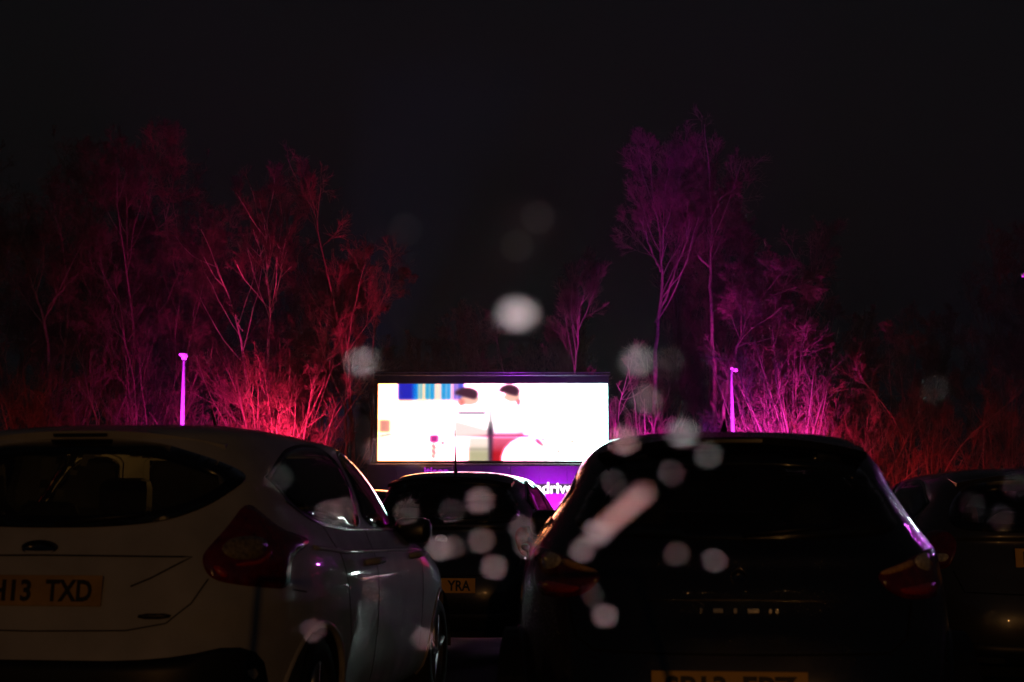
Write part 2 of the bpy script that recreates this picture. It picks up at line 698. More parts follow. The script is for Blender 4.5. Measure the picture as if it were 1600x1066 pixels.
# ------------------------------------------------------------------ ground
def ground_material():
    m, n, l = new_mat('wet_tarmac')
    b = n['Principled BSDF']
    tc = n.new('ShaderNodeTexCoord')
    big = n.new('ShaderNodeTexNoise'); big.inputs['Scale'].default_value = 0.35; big.inputs['Detail'].default_value = 6
    fine = n.new('ShaderNodeTexNoise'); fine.inputs['Scale'].default_value = 40; fine.inputs['Detail'].default_value = 3
    r = n.new('ShaderNodeValToRGB')
    r.color_ramp.elements[0].color = (0.010, 0.010, 0.010, 1)
    r.color_ramp.elements[1].color = (0.034, 0.033, 0.031, 1)
    mr = n.new('ShaderNodeMapRange')
    mr.inputs['From Min'].default_value = 0.35; mr.inputs['From Max'].default_value = 0.65
    mr.inputs['To Min'].default_value = 0.25; mr.inputs['To Max'].default_value = 0.75
    bp = n.new('ShaderNodeBump'); bp.inputs['Strength'].default_value = 0.5; bp.inputs['Distance'].default_value = 0.01
    l.new(tc.outputs['Object'], big.inputs['Vector']); l.new(tc.outputs['Object'], fine.inputs['Vector'])
    l.new(fine.outputs['Fac'], r.inputs['Fac']); l.new(r.outputs['Color'], b.inputs['Base Color'])
    l.new(big.outputs['Fac'], mr.inputs['Value']); l.new(mr.outputs['Result'], b.inputs['Roughness'])
    l.new(fine.outputs['Fac'], bp.inputs['Height']); l.new(bp.outputs['Normal'], b.inputs['Normal'])
    return m


g = link('ground', mesh_of('ground', [(-500, -300, 0), (500, -300, 0), (500, 700, 0), (-500, 700, 0)], [(0, 1, 2, 3)]), ground_material())
tag(g, 'dark wet tarmac of the car park', kind='structure')

# ------------------------------------------------------------------ LED screen on its trailer
SY = 55.0


def screen_colour(u, v):
    """Over-exposed film still: a sofa, cushions, two dark heads, a blue curtain. u right, v up, both 0..1."""
    stops = ((0.0, (1.0, 0.30, 0.08)), (0.22, (1.0, 0.36, 0.20)), (0.38, (1.0, 0.24, 0.46)), (0.66, (1.0, 0.34, 0.60)), (0.82, (0.70, 0.90, 0.88)), (1.0, (0.40, 1.0, 0.82)))  # amber, pink and mint put into the white glow to tint the raindrops
    W = np.array([np.interp(u, [q[0] for q in stops], [q[1][k] for q in stops]) for k in range(3)]) * 22.0
    c = W * (0.75 + 0.25 * u)
    def ell(cu, cv, ru, rv):
        return ((u - cu) / ru) ** 2 + ((v - cv) / rv) ** 2
    def mix(a, b, t):
        t = min(1.0, max(0.0, t))
        return a * (1 - t) + np.array(b) * t
    if v > 0.76 and 0.085 < u < 0.375:                       # curtain
        w = math.sin(u * 260) * 0.5 + math.sin(u * 97 + 1.3) * 0.5
        if u < 0.15:
            c = np.array((0.02, 0.02, 0.50))
        elif u < 0.17:
            c = np.array((0.0, 0.22, 0.9))
        elif u > 0.33:
            c = np.array((0.10, 0.10, 0.75)) if w < 0.25 else W * 0.1
        else:
            c = W * 0.12 if w > -0.05 else np.array((0.0, 0.32, 0.85))
        if v < 0.80:
            c = mix(c, W * 0.3, (0.80 - v) / 0.04)
    if 0.43 < u < 0.55 and 0.795 < v < 0.825:                 # sofa back, khaki shade line
        c = np.array((0.80, 0.74, 0.58))
    for hu, hv, ru, rv in ((0.385, 0.865, 0.050, 0.085), (0.572, 0.905, 0.044, 0.085)):      # two heads: dark hair, flushed face below
        if ell(hu + 0.012, hv - 0.075, ru * 0.85, rv * 0.8) < 1: c = np.array((1.25, 0.62, 0.50))
        if ell(hu, hv, ru, rv) < 1 and v > hv - rv * 0.45 - (u - hu) * 0.8: c = np.array((0.07, 0.02, 0.04))
    if ell(0.362, 0.76, 0.014, 0.05) < 1: c = np.array((0.9, 0.25, 0.22))
    if ell(0.612, 0.76, 0.009, 0.04) < 1: c = np.array((0.9, 0.12, 0.15))
    if ell(0.608, 0.69, 0.006, 0.02) < 1: c = np.array((1.0, 0.3, 0.3))
    if 0.345 < u < 0.47 and 0.60 < v < 0.64: c = np.array((0.35, 0.28, 0.36))
    if 0.50 < u < 0.575 and 0.60 < v < 0.635: c = mix(np.array((0.8, 0.28, 0.35)), (3, 2.5, 2.5), (0.575 - u) / 0.09)
    if 0.33 < u < 0.482 and 0.33 < v < 0.60:                 # cushions
        c = mix(np.array((1.2, 0.86, 0.83)), (6, 5, 5), (v - 0.42) / 0.1 + (u - 0.44) * 8)
    if 0.497 < u < 0.66 and 0.33 < v < 0.60:
        k = (v - 0.33) / 0.14
        c = mix(np.array((1.0, 0.12, 0.36)), (5, 4, 4.4), k - max(0, (u - 0.6) * 3))
        if u > 0.645 - 0.1 * abs(v - 0.45): c = W * 0.6
    if 0.482 - 0.002 * (v < 0.5) <= u <= 0.497 + 0.003 * (v < 0.5) and 0.0 < v < 0.80:              # gap between the cushions
        c = mix(np.array((0.05, 0.02, 0.05)), (0.9, 0.8, 0.8), max(0.0, v - 0.40) * 3)
    if 0.33 < u < 0.66 and 0.305 < v < 0.335:
        c = mix(np.array((0.35, 0.02, 0.12)), (0.85, 0.6, 0.55), (0.482 - u) * 9)
    if 0.375 < u < 0.482 and v < 0.305:                      # khaki sofa base
        c = mix(np.array((1.1, 0.9, 0.8)), (0.55, 0.50, 0.30), (0.22 - v) / 0.12)
        if u < 0.395 and v < 0.3: c = W * 0.5
        if abs(v - 0.15) < 0.012: c = c * 0.6
    if 0.497 < u < 0.62 and v < 0.305:                       # red sofa base
        c = mix(np.array((0.55, 0.01, 0.02)), (0.95, 0.15, 0.3), (v - 0.1) / 0.2)
    if ell(0.66, 0.0, 0.125, 0.315) < 1: c = W * 0.7
    if 0.006 < u < 0.055 and 0.365 < v < 0.53: c = np.array((0.85, 0.32, 0.25)) * (0.9 + 0.3 * u / 0.05)
    if 0.006 < u < 0.06 and abs(v - 0.315 - u * 0.5) < 0.012: c = np.array((0.4, 0.18, 0.35))
    if 0.228 < u < 0.262 and 0.24 < v < 0.335: c = np.array((0.55, 0.03, 0.28))
    if ell(0.243, 0.13, 0.011, 0.11) < 1: c = np.array((0.95, 0.10, 0.16)) if math.sin(v * 90 + u * 300) > -0.3 else W * 0.2
    if ell(0.282, 0.23, 0.008, 0.03) < 1: c = np.array((0.3, 0.2, 0.3))
    if ell(0.705, 0.255, 0.022, 0.05) < 1 and math.sin(u * 170 + v * 60) > -0.4: c = np.array((0.9, 0.08, 0.25))
    for cu, cv, s in ((0.716, 0.2, 0.008), (0.845, 0.25, 0.010), (0.850, 0.19, 0.008), (0.785, 0.12, 0.009), (0.70, 0.16, 0.006), (0.76, 0.1, 0.005)):
        if ell(cu, cv, s, s * 3) < 1: c = np.array((1.0, 0.3, 0.25))
    return c


def led_screen():
    a, b = at(590, 720, SY), at(949, 600, SY)
    root = tag(empty('led_screen', ((a.x + b.x) / 2, SY, 0)),
               'wide bright outdoor cinema screen showing a pale sofa scene behind the cars', 'screen')
    w, h = b.x - a.x, b.z - a.z
    nu, nv = 300, 100
    V, F, C = [], [], []
    for j in range(nv):
        for i in range(nu):
            k = len(V)
            x0, x1, z0, z1 = i / nu, (i + 1) / nu, j / nv, (j + 1) / nv
            V += [((x0 - .5) * w, 0, a.z + z0 * h), ((x1 - .5) * w, 0, a.z + z0 * h), ((x1 - .5) * w, 0, a.z + z1 * h), ((x0 - .5) * w, 0, a.z + z1 * h)]
            F.append((k, k + 1, k + 2, k + 3))
            C.append(screen_colour((x0 + x1) / 2, (z0 + z1) / 2))
    C = np.log(np.array(C).reshape(nv, nu, 3) + 0.02)          # soften as an LED wall seen from afar
    for _ in range(3):
        for ax, ks in ((1, (0.06, 0.24, 0.40, 0.24, 0.06)), (0, (0.25, 0.5, 0.25))):
            hk = len(ks) // 2
            pad = np.pad(C, [(hk, hk) if k == ax else (0, 0) for k in range(3)], mode='edge')
            C = sum(wk * np.roll(pad, hk - i, axis=ax) for i, wk in enumerate(ks))
            C = C[:, hk:-hk] if ax == 1 else C[hk:-hk]
    C = np.clip(np.exp(C) - 0.02, 0, None).reshape(-1, 3)
    me = mesh_of('display', V, F)
    at_ = me.color_attributes.new('picture', 'FLOAT_COLOR', 'CORNER')
    col = np.ones((len(F) * 4, 4), np.float32)
    col[:, :3] = np.repeat(np.array(C), 4, axis=0)
    at_.data.foreach_set('color', col.ravel())
    m, n, l = new_mat('film_picture')
    n.remove(n['Principled BSDF'])
    e = n.new('ShaderNodeEmission')
    va = n.new('ShaderNodeVertexColor'); va.layer_name = 'picture'
    l.new(va.outputs['Color'], e.inputs[0])
    l.new(e.outputs[0], n['Material Output'].inputs['Surface'])
    link('display', me, m, root)
    # housing round the display
    top = at(700, 586, SY).z
    bw = 0.16
    hb = MB()
    hb.box((0, 0.26, a.z + h / 2), (w + 0.06, 0.50, h + 0.06))
    hb.build('back_box', M['housing'], root)
    for nm, c, s in (('frame', (0, 0.02, (top + b.z) / 2 - 0.01), (w + 0.1, 0.22, top - b.z - 0.06)),
                     ('frame', (-w / 2 - 0.04, 0.02, a.z + h / 2), (0.05, 0.18, h)),
                     ('frame', (w / 2 + 0.04, 0.02, a.z + h / 2), (0.05, 0.18, h)),
                     ('frame', (0, 0.02, a.z - 0.06), (w + 0.1, 0.18, 0.08))):
        MB().box(c, s, bev=0.01).build(nm, M['housing'], root)
    for dz in (0.0, 0.10):
        MB().tube([(-w / 2 - 0.1, -0.12, top + dz - 0.02), (w / 2 + 0.1, -0.12, top + dz - 0.02)], 0.022, 8).build('rail', M['steel'], root, True)
    for sx in (-1, 1):
        MB().tube([(sx * (w / 2 - 0.6), 0.7, 0), (sx * (w / 2 - 0.6), 0.7, top)], 0.07, 8).build('mast', M['steel'], root, True)
        MB().box((sx * (w / 2 - 0.6), 0.72, 0.03), (0.6, 0.6, 0.06), bev=0.01).build('base_plate', M['steel'], root)
    return a, b


SCR_A, SCR_B = led_screen()


def trailer():
    x0, x1 = at(575, 735, SY).x, at(975, 735, SY).x
    cx, w = (x0 + x1) / 2, x1 - x0
    z1 = SCR_A.z - 0.12
    root = tag(empty('screen_trailer', (cx, SY - 0.2, 0)), 'dark boxy trailer carrying the screen, washed purple at one side', 'trailer')
    body = MB().box((0, 1.15, 0.55 + (z1 - 0.55) / 2), (w, 2.3, z1 - 0.55), bev=0.04).build('body', M['panel'], root)
    k = 9
    for i in range(k):
        MB().box((-w / 2 + w * (i + 0.5) / k, -0.012, 0.60 + (z1 - 0.65) / 2), (w / k - 0.03, 0.03, z1 - 0.72), bev=0.008).build('panel', M['panel'], body)
    for i in range(3):
        MB().lathe([(0.30, -0.12), (0.42, -0.12), (0.45, -0.06), (0.45, 0.06), (0.42, 0.12), (0.30, 0.12)], 'y', 24, (w / 2 - 1.6 - i * 0.98, 0.16, 0.45), closed=True).build('wheel', M['rubber'], root, True)
    for sx in (-1, 1):
        MB().tube([(sx * (w / 2 - 0.3), 0.1, 0.0), (sx * (w / 2 - 0.3), 0.1, 0.7)], 0.06, 8).build('jack_leg', M['steel'], root, True)
    MB().box((0, 0.9, 0.5), (w - 0.2, 0.3, 0.16)).build('chassis', M['housing'], root)
    return root


trailer()

# lit lettering in front of the trailer
SIGN = empty('sign_board', (at(868, 766, SY - 1.6).x, SY - 1.6, 0))
tag(SIGN, 'white lit lettering sign under the right of the screen, glowing purple', 'sign')
p_, q_ = at(845, 772, SY - 1.6), at(886, 755, SY - 1.6)
zc = (p_.z + q_.z) / 2
me = text_mesh('itisondrive', 0.44, 0.02, 0.008, 1.0, 'RIGHT')
xs = [v.co.x for v in me.vertices]
wt = max(xs) - min(xs)
sc = 2.45 / wt
for v in me.vertices:
    v.co = Vector(((v.co.x - max(xs)) * sc, -v.co.z, v.co.y * sc * 1.0))
lt = link('lettering', me, emit_mat('sign_light', (1.0, 0.78, 1.0), 4.0), SIGN)
lt.location = (at(896, 766, SY - 1.6).x - SIGN.location.x, -0.05, zc)
MB().box((-0.65, 0.03, zc), (2.7, 0.06, 0.34), bev=0.01).build('board', M['housing'], SIGN)
for sx in (-1.8, 0.5):
    MB().tube([(sx, 0.06, 0), (sx, 0.06, zc + 0.1)], 0.03, 8).build('post', M['steel'], SIGN, True)

S2 = empty('banner_sign', (at(682, 737, SY - 0.5).x, SY - 0.5, 0))
tag(S2, 'small purple lit lettering under the left of the screen', 'sign')
me = text_mesh('itison', 0.30, 0.015, 0.008)
xs = [v.co.x for v in me.vertices]
sc = (at(701, 737, SY).x - at(663, 737, SY).x) / (max(xs) - min(xs))
for v in me.vertices:
    v.co = Vector((v.co.x * sc, -v.co.z, v.co.y * sc))
lt = link('lettering', me, emit_mat('sign_purple', (0.72, 0.03, 0.95), 0.62), S2)
lt.location = (0, -0.05, at(682, 737, SY - 0.5).z)
MB().box((0, 0.02, at(682, 737, SY - 0.5).z), (1.2, 0.05, 0.36), bev=0.01).build('board', M['panel'], S2)
for sx in (-0.45, 0.45):
    MB().tube([(sx, 0.06, 0), (sx, 0.06, at(682, 737, SY - 0.5).z)], 0.025, 8).build('post', M['steel'], S2, True)


# ------------------------------------------------------------------ floodlights and lamp posts
def flood(loc, target, col, power, cone, label, blend=0.6, radius=0.12):
    loc, target = Vector(loc), Vector(target)
    d = (target - loc).normalized()
    root = tag(empty('flood_light', (loc.x, loc.y, 0)), label, 'flood light', 'coloured flood lights on the ground')
    rot = d.to_track_quat('-Z', 'Y').to_matrix()
    c = Vector((0, 0, loc.z))
    mb = MB().lathe([(0.07, 0.16), (0.11, 0.12), (0.13, 0.0), (0.13, -0.02)], 'z', 20)
    mb.v = [tuple(rot @ Vector(v) + c) for v in mb.v]
    mb.build('housing', M['housing'], root, True)
    ln = MB().lathe([(0.12, -0.021), (0.10, -0.026)], 'z', 20)
    ln.v = [tuple(rot @ Vector(v) + c) for v in ln.v]
    ln.build('lens', emit_mat('flood_lens', col, 2.0), root)
    MB().tube([(-0.15, 0, loc.z), (-0.15, 0, 0.03), (0.15, 0, 0.03), (0.15, 0, loc.z)], 0.012, 6).build('yoke', M['housing'], root)
    MB().box((0, 0, 0.012), (0.36, 0.22, 0.024)).build('foot', M['housing'], root)
    L = bpy.data.lights.new('flood_lamp', 'SPOT')
    L.energy = power
    L.color = col
    L.spot_size = R(cone)
    L.spot_blend = blend
    L.shadow_soft_size = radius
    o = bpy.data.objects.new('flood_lamp', L)
    COL.objects.link(o)
    o.parent = root
    o.location = c + d * 0.06
    o.rotation_euler = d.to_track_quat('-Z', 'Y').to_euler()
    return root


def lamp_post(px, pytop, Y, label, arm, lean=0.0):
    t = at(px, pytop, Y)
    root = tag(empty('lamp_post', (t.x, Y, 0)), label, 'lamp post', 'lamp posts by the trees')
    MB().tube([(0, 0, 0), (-lean * 0.5, 0, t.z * 0.5), (-lean, 0, t.z - 0.05)], [0.058, 0.052, 0.047], 12).build('pole', M['pole'], root, True)
    MB().lathe([(0.14, 0.0), (0.14, 0.02), (0.09, 0.03), (0.085, 0.7), (0.06, 0.74)], 'z', 12).build('base', M['pole'], root, True)
    hd = MB()
    if arm:
        hd.tube([(-lean, 0, t.z - 0.08), (-lean + 0.01, 0, t.z), (-lean + 0.16 * arm, -0.03, t.z - 0.05)], [0.044, 0.042, 0.036], 10)
        hd.box((-lean + 0.11 * arm, -0.05, t.z - 0.06), (0.11, 0.16, 0.09), bev=0.03)
    else:
        hd.lathe([(0.045, -0.12), (0.085, -0.04), (0.09, 0.03), (0.04, 0.05)], 'z', 12, (-lean, 0, t.z - 0.03))
        hd.box((-lean - 0.05, -0.05, t.z - 0.02), (0.12, 0.12, 0.06), bev=0.02)
    hd.build('lamp_head', M['pole'], root, True)
    return root, t


PURPLE, MAGENTA, PINK, RED = (0.52, 0.03, 0.95), (1.0, 0.02, 0.60), (1.0, 0.02, 0.12), (1.0, 0.018, 0.03)
POSTS = []
for px, py, Y, lab, arm, lean in ((288, 553, 34.5, 'slim lamp post lit magenta among the pink lit shrubs left of the screen', 0, 0.0),
                                  (1145, 575, 37.0, 'slim lamp post with a side head lit magenta right of the screen', 1, 0.05),
                                  (1607, 426, 30.0, 'lamp post at the right edge with only its purple lit head showing', -1, 0.0)):
    POSTS.append(lamp_post(px, py, Y, lab, arm, lean))


# ------------------------------------------------------------------ cars
def mirrored(o, name=None):
    me = o.data.copy()
    for v in me.vertices:
        v.co.x *= -1
    me.flip_normals()
    c = link(name or o.name.split('.')[0], me, None, o.parent)
    return c


def sym(pts):
    """Right half outline from the top centre down to the bottom centre -> full outline."""
    return pts + [(-x, z) for x, z in reversed(pts) if abs(x) > 1e-6]


def circle(cy, cz, r, n=40):
    return [(cy + r * math.cos(2 * math.pi * k / n), cz + r * math.sin(2 * math.pi * k / n)) for k in range(n)]


WHEEL = {}


def wheel_parts(parent, x, y, z, r, side):
    """tyre and rim (> spoke); meshes shared by every wheel of a size."""
    key = (round(r, 3), side)
    if key not in WHEEL:
        w = 0.10
        ty = MB().lathe([(r * 0.66, -w), (r * 0.90, -w * 1.04), (r * 0.985, -w * 0.85), (r, -w * 0.5), (r, w * 0.5), (r * 0.985, w * 0.85), (r * 0.90, w * 1.04), (r * 0.66, w)], 'x', 40, closed=True).mesh('tyre', True)
        rm = MB().lathe([(r * 0.68, -w * 0.9), (r * 0.68, w * 0.86), (r * 0.64, w * 0.9), (r * 0.60, w * 0.7), (r * 0.60, -w * 0.9)], 'x', 40, closed=True)
        rm.lathe([(r * 0.62, -0.02), (r * 0.62, -0.015)], 'x', 24)
        rm = rm.mesh('rim', False)
        if side < 0:
            for me in (ty, rm):
                for v in me.vertices:
                    v.co.x *= -1
                me.flip_normals()
        sp = []
        for k in range(5):
            a = 2 * math.pi * k / 5 + 0.3
            b = MB()
            b.tube([(side * w * 0.55, 0, 0), (side * w * 0.72, math.cos(a) * r * 0.35, math.sin(a) * r * 0.35), (side * w * 0.66, math.cos(a) * r * 0.66, math.sin(a) * r * 0.66)], [0.045, 0.032, 0.038], 6)
            sp.append(b.mesh('spoke', True))
        WHEEL[key] = (ty, rm, sp)
    ty, rm, sp = WHEEL[key]
    t = link('tyre', ty, M['rubber'], parent)
    t.location = (x, y, z)
    q = link('rim', rm, M['alloy'], parent)
    q.location = (x, y, z)
    for s in sp:
        link('spoke', s, M['alloy'], q)


def plate(root, skin, x, z, left, right, tilt=0.0, mat='plate', view_y=None, w=0.52):
    """Yellow rear number plate with black characters; left/right groups as read on it."""
    loc, nor = skin.hit('rear', x, z)
    y = (loc.y if view_y is None else view_y) - 0.012
    p = MB().box((0, 0, 0), (w, 0.008, 0.111), bev=0.003).build('number_plate', M[mat], root)
    p.location = (x, y, z)
    p.rotation_euler = (-tilt, 0, 0)
    for txt, cx, n in ((left, -0.112 + (0.02 if len(left) < 4 else 0.0), None), (right, 0.135, None)):
        if not txt:
            continue
        me = text_mesh(txt, 0.112, 0.001, 0.0035, 1.0, 'CENTER', 1.02)
        xs = [v.co.x for v in me.vertices]
        zs = [v.co.y for v in me.vertices]
        wd = {4: 0.205, 3: 0.178, 2: 0.115}.get(len(txt), 0.178)
        kx, kz = wd / (max(xs) - min(xs)), 0.079 / (max(zs) - min(zs))
        mx, mz = (max(xs) + min(xs)) / 2, (max(zs) + min(zs)) / 2
        for v in me.vertices:
            v.co = Vector(((v.co.x - mx) * kx + cx, -0.0052 - v.co.z, (v.co.y - mz) * kz))
        me.materials.clear()
        link('lettering', me, M['plate_ink'], p)
    return p


def seat_mesh(w, back_h, tilt=0.25):
    m = MB()
    m.box((0, 0.0, 0.42), (w, 0.50, 0.16), bev=0.05)
    m.box((0, -0.30, 0.42 + back_h / 2 + 0.05), (w, 0.13, back_h), rot=Matrix.Rotation(tilt, 3, 'X'), bev=0.05)
    return m


def build_car(name, label, spec):
    root = tag(empty(name, (*spec['loc'], 0), -R(spec['yaw'])), label, 'car', 'cars parked before the screen')
    sk = Skin(spec['rows'], spec.get('ring', 220), spec.get('step', 0.022))
    paint = M[spec['paint']]
    ax_r, ax_f, wr, tread = spec.get('rear_axle', 0.80), spec.get('front_axle', 3.44), 0.318, spec.get('tread', 0.775)
    detail = spec.get('detail', 2)
    # openings
    rw = smooth_poly(sym(spec['rear_window']), 2, spec.get('rw_keep', ()))
    rwi = shrink(rw, spec.get('frit', 0.05))
    ws = smooth_poly(sym(spec['windscreen']), 2)
    wsi = shrink(ws, 0.035)
    sides = [smooth_poly(p, 2, k) for p, k in spec['side_windows']]
    holes = [('rear', shrink(rwi, -0.022)), ('front', shrink(wsi, -0.02))]
    for s in sides:
        si = shrink(s, 0.004)
        holes += [('right', si), ('left', si)]
    for ay in (ax_r, ax_f):
        c = circle(ay, wr, 0.352)
        holes += [('right', c), ('left', c)]
    body = link('body', sk.body_mesh(holes), paint, root)
    # glass
    p = sk.patch('rear_window', 'rear', rw, M[spec.get('rear_glass', 'glass_rear')], root, 0.006, step=0.04)
    sk.patch('glass_border', 'rear', rw, M['frit'], p, 0.002, inner=rwi, step=0.03, skirt=0.02)
    p = sk.patch('windscreen', 'front', ws, M[spec.get('front_glass', 'glass_mist')], root, 0.006, step=0.06)
    for i, s in enumerate(sides):
        q = sk.patch('side_window', 'right', s, M['glass_dark'], root, 0.003, step=0.05)
        mirrored(q)
        q = sk.patch('window_trim', 'right', shrink(s, -0.016), M['trim'], root, 0.001, inner=shrink(s, 0.008), step=0.04, skirt=0.01)
        mirrored(q)
    # cabin
    D = [(z - 0.03, max(hw - 0.035, 0.02), min(yr + 0.04, 1.4), max(yf - 0.04, 1.5), nr, nf) for z, hw, yr, yf, nr, nf in spec['rows']]
    ln = Skin(D, 110, 0.05)
    lh = [('rear', shrink(rwi, -0.03)), ('front', shrink(wsi, -0.03))]
    for s in sides:
        lh += [('right', shrink(s, -0.02)), ('left', shrink(s, -0.02))]
    for ay in (ax_r, ax_f):
        c = circle(ay, wr, 0.40)
        lh += [('right', c), ('left', c)]
    link('cabin_lining', ln.body_mesh(lh), M['cabin'], root)
    MB().box((0, 2.1, 0.24), (1.5, 3.6, 0.06), bev=0.02).build('underbody', M['trim'], root)
    MB().box((0, 0.62, 0.93), (1.18, 0.46, 0.03), bev=0.01).build('parcel_shelf', M['cabin'], root)
    MB().box((0, 2.72, 0.88), (1.34, 0.5, 0.22), bev=0.06).build('dashboard', M['cabin'], root)
    b = seat_mesh(1.22, 0.48).build('rear_seat', M['cabin'], root)
    b.location = (0, 1.30, 0.02)
    for hx in (-0.38, 0.38):
        MB().box((hx, 0.94, 1.08), (0.27, 0.10, 0.19), bev=0.05).build('headrest', M['cabin'], b).location = (0, -1.30, -0.02)
    for sx in (-0.37, 0.37):
        b = seat_mesh(0.50, 0.58).build('front_seat', M['cabin'], root)
        b.location = (sx, 2.15, 0.0)
        MB().box((0, -0.40, 1.20), (0.27, 0.10, 0.19), bev=0.05).build('headrest', M['cabin'], b)
        for hx in (-0.06, 0.06):
            MB().tube([(hx, -0.38, 1.05), (hx, -0.40, 1.18)], 0.008, 6).build('headrest_post', M['chrome'], b)
    MB().tube([(0.37 + 0.185 * math.cos(a), 2.46 - 0.06 * math.sin(a), 0.98 + 0.17 * math.sin(a)) for a in np.linspace(0, 2 * math.pi, 25)], 0.014, 6).build('steering_wheel', M['trim'], root, True)
    MB().box((0, 2.40, 1.31), (0.24, 0.03, 0.06), bev=0.01).build('rear_view_mirror', M['trim'], root)
    if 'cabin_fill' in spec:                                             # added lamp, puts an amber glow behind the rear window
        dl = MB().box((0, 1.95, 1.425), (0.16, 0.10, 0.02), bev=0.005).build('cabin_fill_lamp', emit_mat('cabin_fill_lens', (1.0, 0.62, 0.22), 1.5), root)
        L = bpy.data.lights.new('cabin_fill_bulb', 'POINT')
        L.energy = spec['cabin_fill']
        L.color = (1.0, 0.47, 0.10)
        L.shadow_soft_size = 0.05
        lo = bpy.data.objects.new('cabin_fill_bulb', L)
        COL.objects.link(lo)
        lo.parent = dl
        lo.location = (0, 1.95, 1.37)
    # wheels in their arches
    for ay in (ax_r, ax_f):
        for s in (-1, 1):
            wp = empty('wheel', (0, 0, 0))
            wp.parent = root
            wheel_parts(wp, s * tread, ay, wr, wr, s)
            v, f = [], []
            for k in range(17):
                a = math.pi * k / 16
                for xx in (0.50, 0.885 if detail > 1 else 0.86):
                    v.append((s * xx, ay + 0.36 * math.cos(a), wr + 0.36 * math.sin(a)))
            for k in range(16):
                f.append((2 * k, 2 * k + 1, 2 * k + 3, 2 * k + 2))
            ring_ = []
            for k in range(25):
                a = math.pi * (1.08 - 1.16 * k / 24)
                loc, nor = sk.hit('right', ay + 0.358 * math.cos(a), max(0.215, wr + 0.358 * math.sin(a)))
                if loc is not None:
                    ring_.append((s * (loc.x - 0.004), loc.y, loc.z))
            MB().tube(ring_, [0.015] * len(ring_), 8).build('arch_lip', paint, root, True)
            link('arch_liner', mesh_of('arch_liner', v, f), M['trim'], root)
    # lamps, both sides
    for nm, view, poly, mat, off, parent_of in spec['lamps']:
        poly = smooth_poly(poly, 2)
        par = root if parent_of is None else parts[parent_of]
        o = sk.patch(nm, view, poly, M[mat], par if parent_of is None else par[0], off, step=0.025, bulge=0.006 if parent_of is None else 0.004)
        if parent_of is None:
            o2 = mirrored(o)
            parts = {nm: (o, o2)}
        else:
            me = o.data.copy()
            for v in me.vertices:
                v.co.x *= -1
            me.flip_normals()
            link(nm, me, None, par[1])
    # gaps and trims
    for view, pts, w, mirror in spec['gaps']:
        o = sk.strip('panel_gap', view, pts, w, M['gap'], root)
        if mirror:
            mirrored(o)
    for view, pts, w, mat in spec.get('mouldings', ()):
        line_ = []
        for i in range(len(pts) - 1):
            for k in range(8):
                a = Vector(pts[i]).lerp(Vector(pts[i + 1]), k / 8)
                line_.append(sk.hit(view, a.x, a.y)[0])
        o = MB().tube(line_, [w] * len(line_), 10).build('side_crease', M[mat], root, True)
        mirrored(o)
    for view, pts, w, mat in spec.get('trims', ()):
        o = sk.strip('trim_strip', view, pts, w, M[mat], root, height=0.008)
        if view in ('right', 'corner'):
            mirrored(o)
    for poly in spec.get('bumper_inserts', ()):
        o = sk.patch('bumper_insert', 'rear', smooth_poly(poly, 1), M['trim'], root, 0.003)
        mirrored(o)
    if 'valance' in spec:
        sk.patch('bumper_valance', 'rear', smooth_poly(sym(spec['valance']), 2), M['trim'], root, 0.004, step=0.05)
    # handles, mirrors
    for hy in spec.get('handles', (1.62, 2.62)):
        loc, nor = sk.hit('right', hy, 0.90)
        h = MB().tube([(loc.x - 0.005, hy - 0.12, 0.90), (loc.x + 0.035, hy - 0.07, 0.905), (loc.x + 0.035, hy + 0.07, 0.905), (loc.x - 0.005, hy + 0.12, 0.90)], [0.012, 0.018, 0.018, 0.012], 8).build('door_handle', paint, root, True)
        mirrored(h)
    loc, nor = sk.hit('right', 2.62, 1.04)
    mm = MB()
    mx, mz = spec.get('mirror', (0.13, 1.07))
    mm.box((loc.x + mx, 2.66, mz), (0.20, 0.12, 0.14), bev=0.045)
    mm.tube([(loc.x - 0.03, 2.66, 1.02), (loc.x + 0.06, 2.66, 1.03)], [0.04, 0.03], 8)
    h = mm.build('door_mirror', M[spec.get('mirror_paint', spec['paint'])], root, True)
    mirrored(h)
    # plate, badge, wiper, aerial
    plate(root, sk, *spec['plate'])
    if 'badge' in spec:
        bx, bz, bw, bh = spec['badge']
        loc, nor = sk.hit('rear', bx, bz)
        m = MB().lathe([(1.0, 0.0), (0.98, -0.008), (0.90, -0.010), (0.88, -0.006), (0.0, -0.008)], 'y', 32)
        m.v = [(v[0] * bw / 2 + bx, v[1] + loc.y, v[2] * bh / 2 + bz) for v in m.v]
        m.build('badge', M['badge'], root, True)
    if spec.get('wiper', True):
        a, _ = sk.hit('rear', 0.02, spec['rear_window'][-1][1] + 0.02)
        b_, _ = sk.hit('rear', 0.36, spec['rear_window'][-1][1] + 0.05)
        o_ = Vector((0, -0.02, 0.0))
        MB().tube([a + o_, (a + b_) / 2 + o_ * 1.6, b_ + o_], [0.014, 0.009, 0.006], 6).build('rear_wiper', M['trim'], root, True)
    if 'aerial' in spec:
        ay, ah, back = spec['aerial']
        t, _ = sk.hit('top', 0, ay)
        MB().tube([t - Vector((0, 0, 0.01)), t + Vector((0, -back * 0.1, 0.03)), t + Vector((0, -back, ah))], [0.02, 0.010, 0.003], 8).build('aerial', M['trim'], root, True)
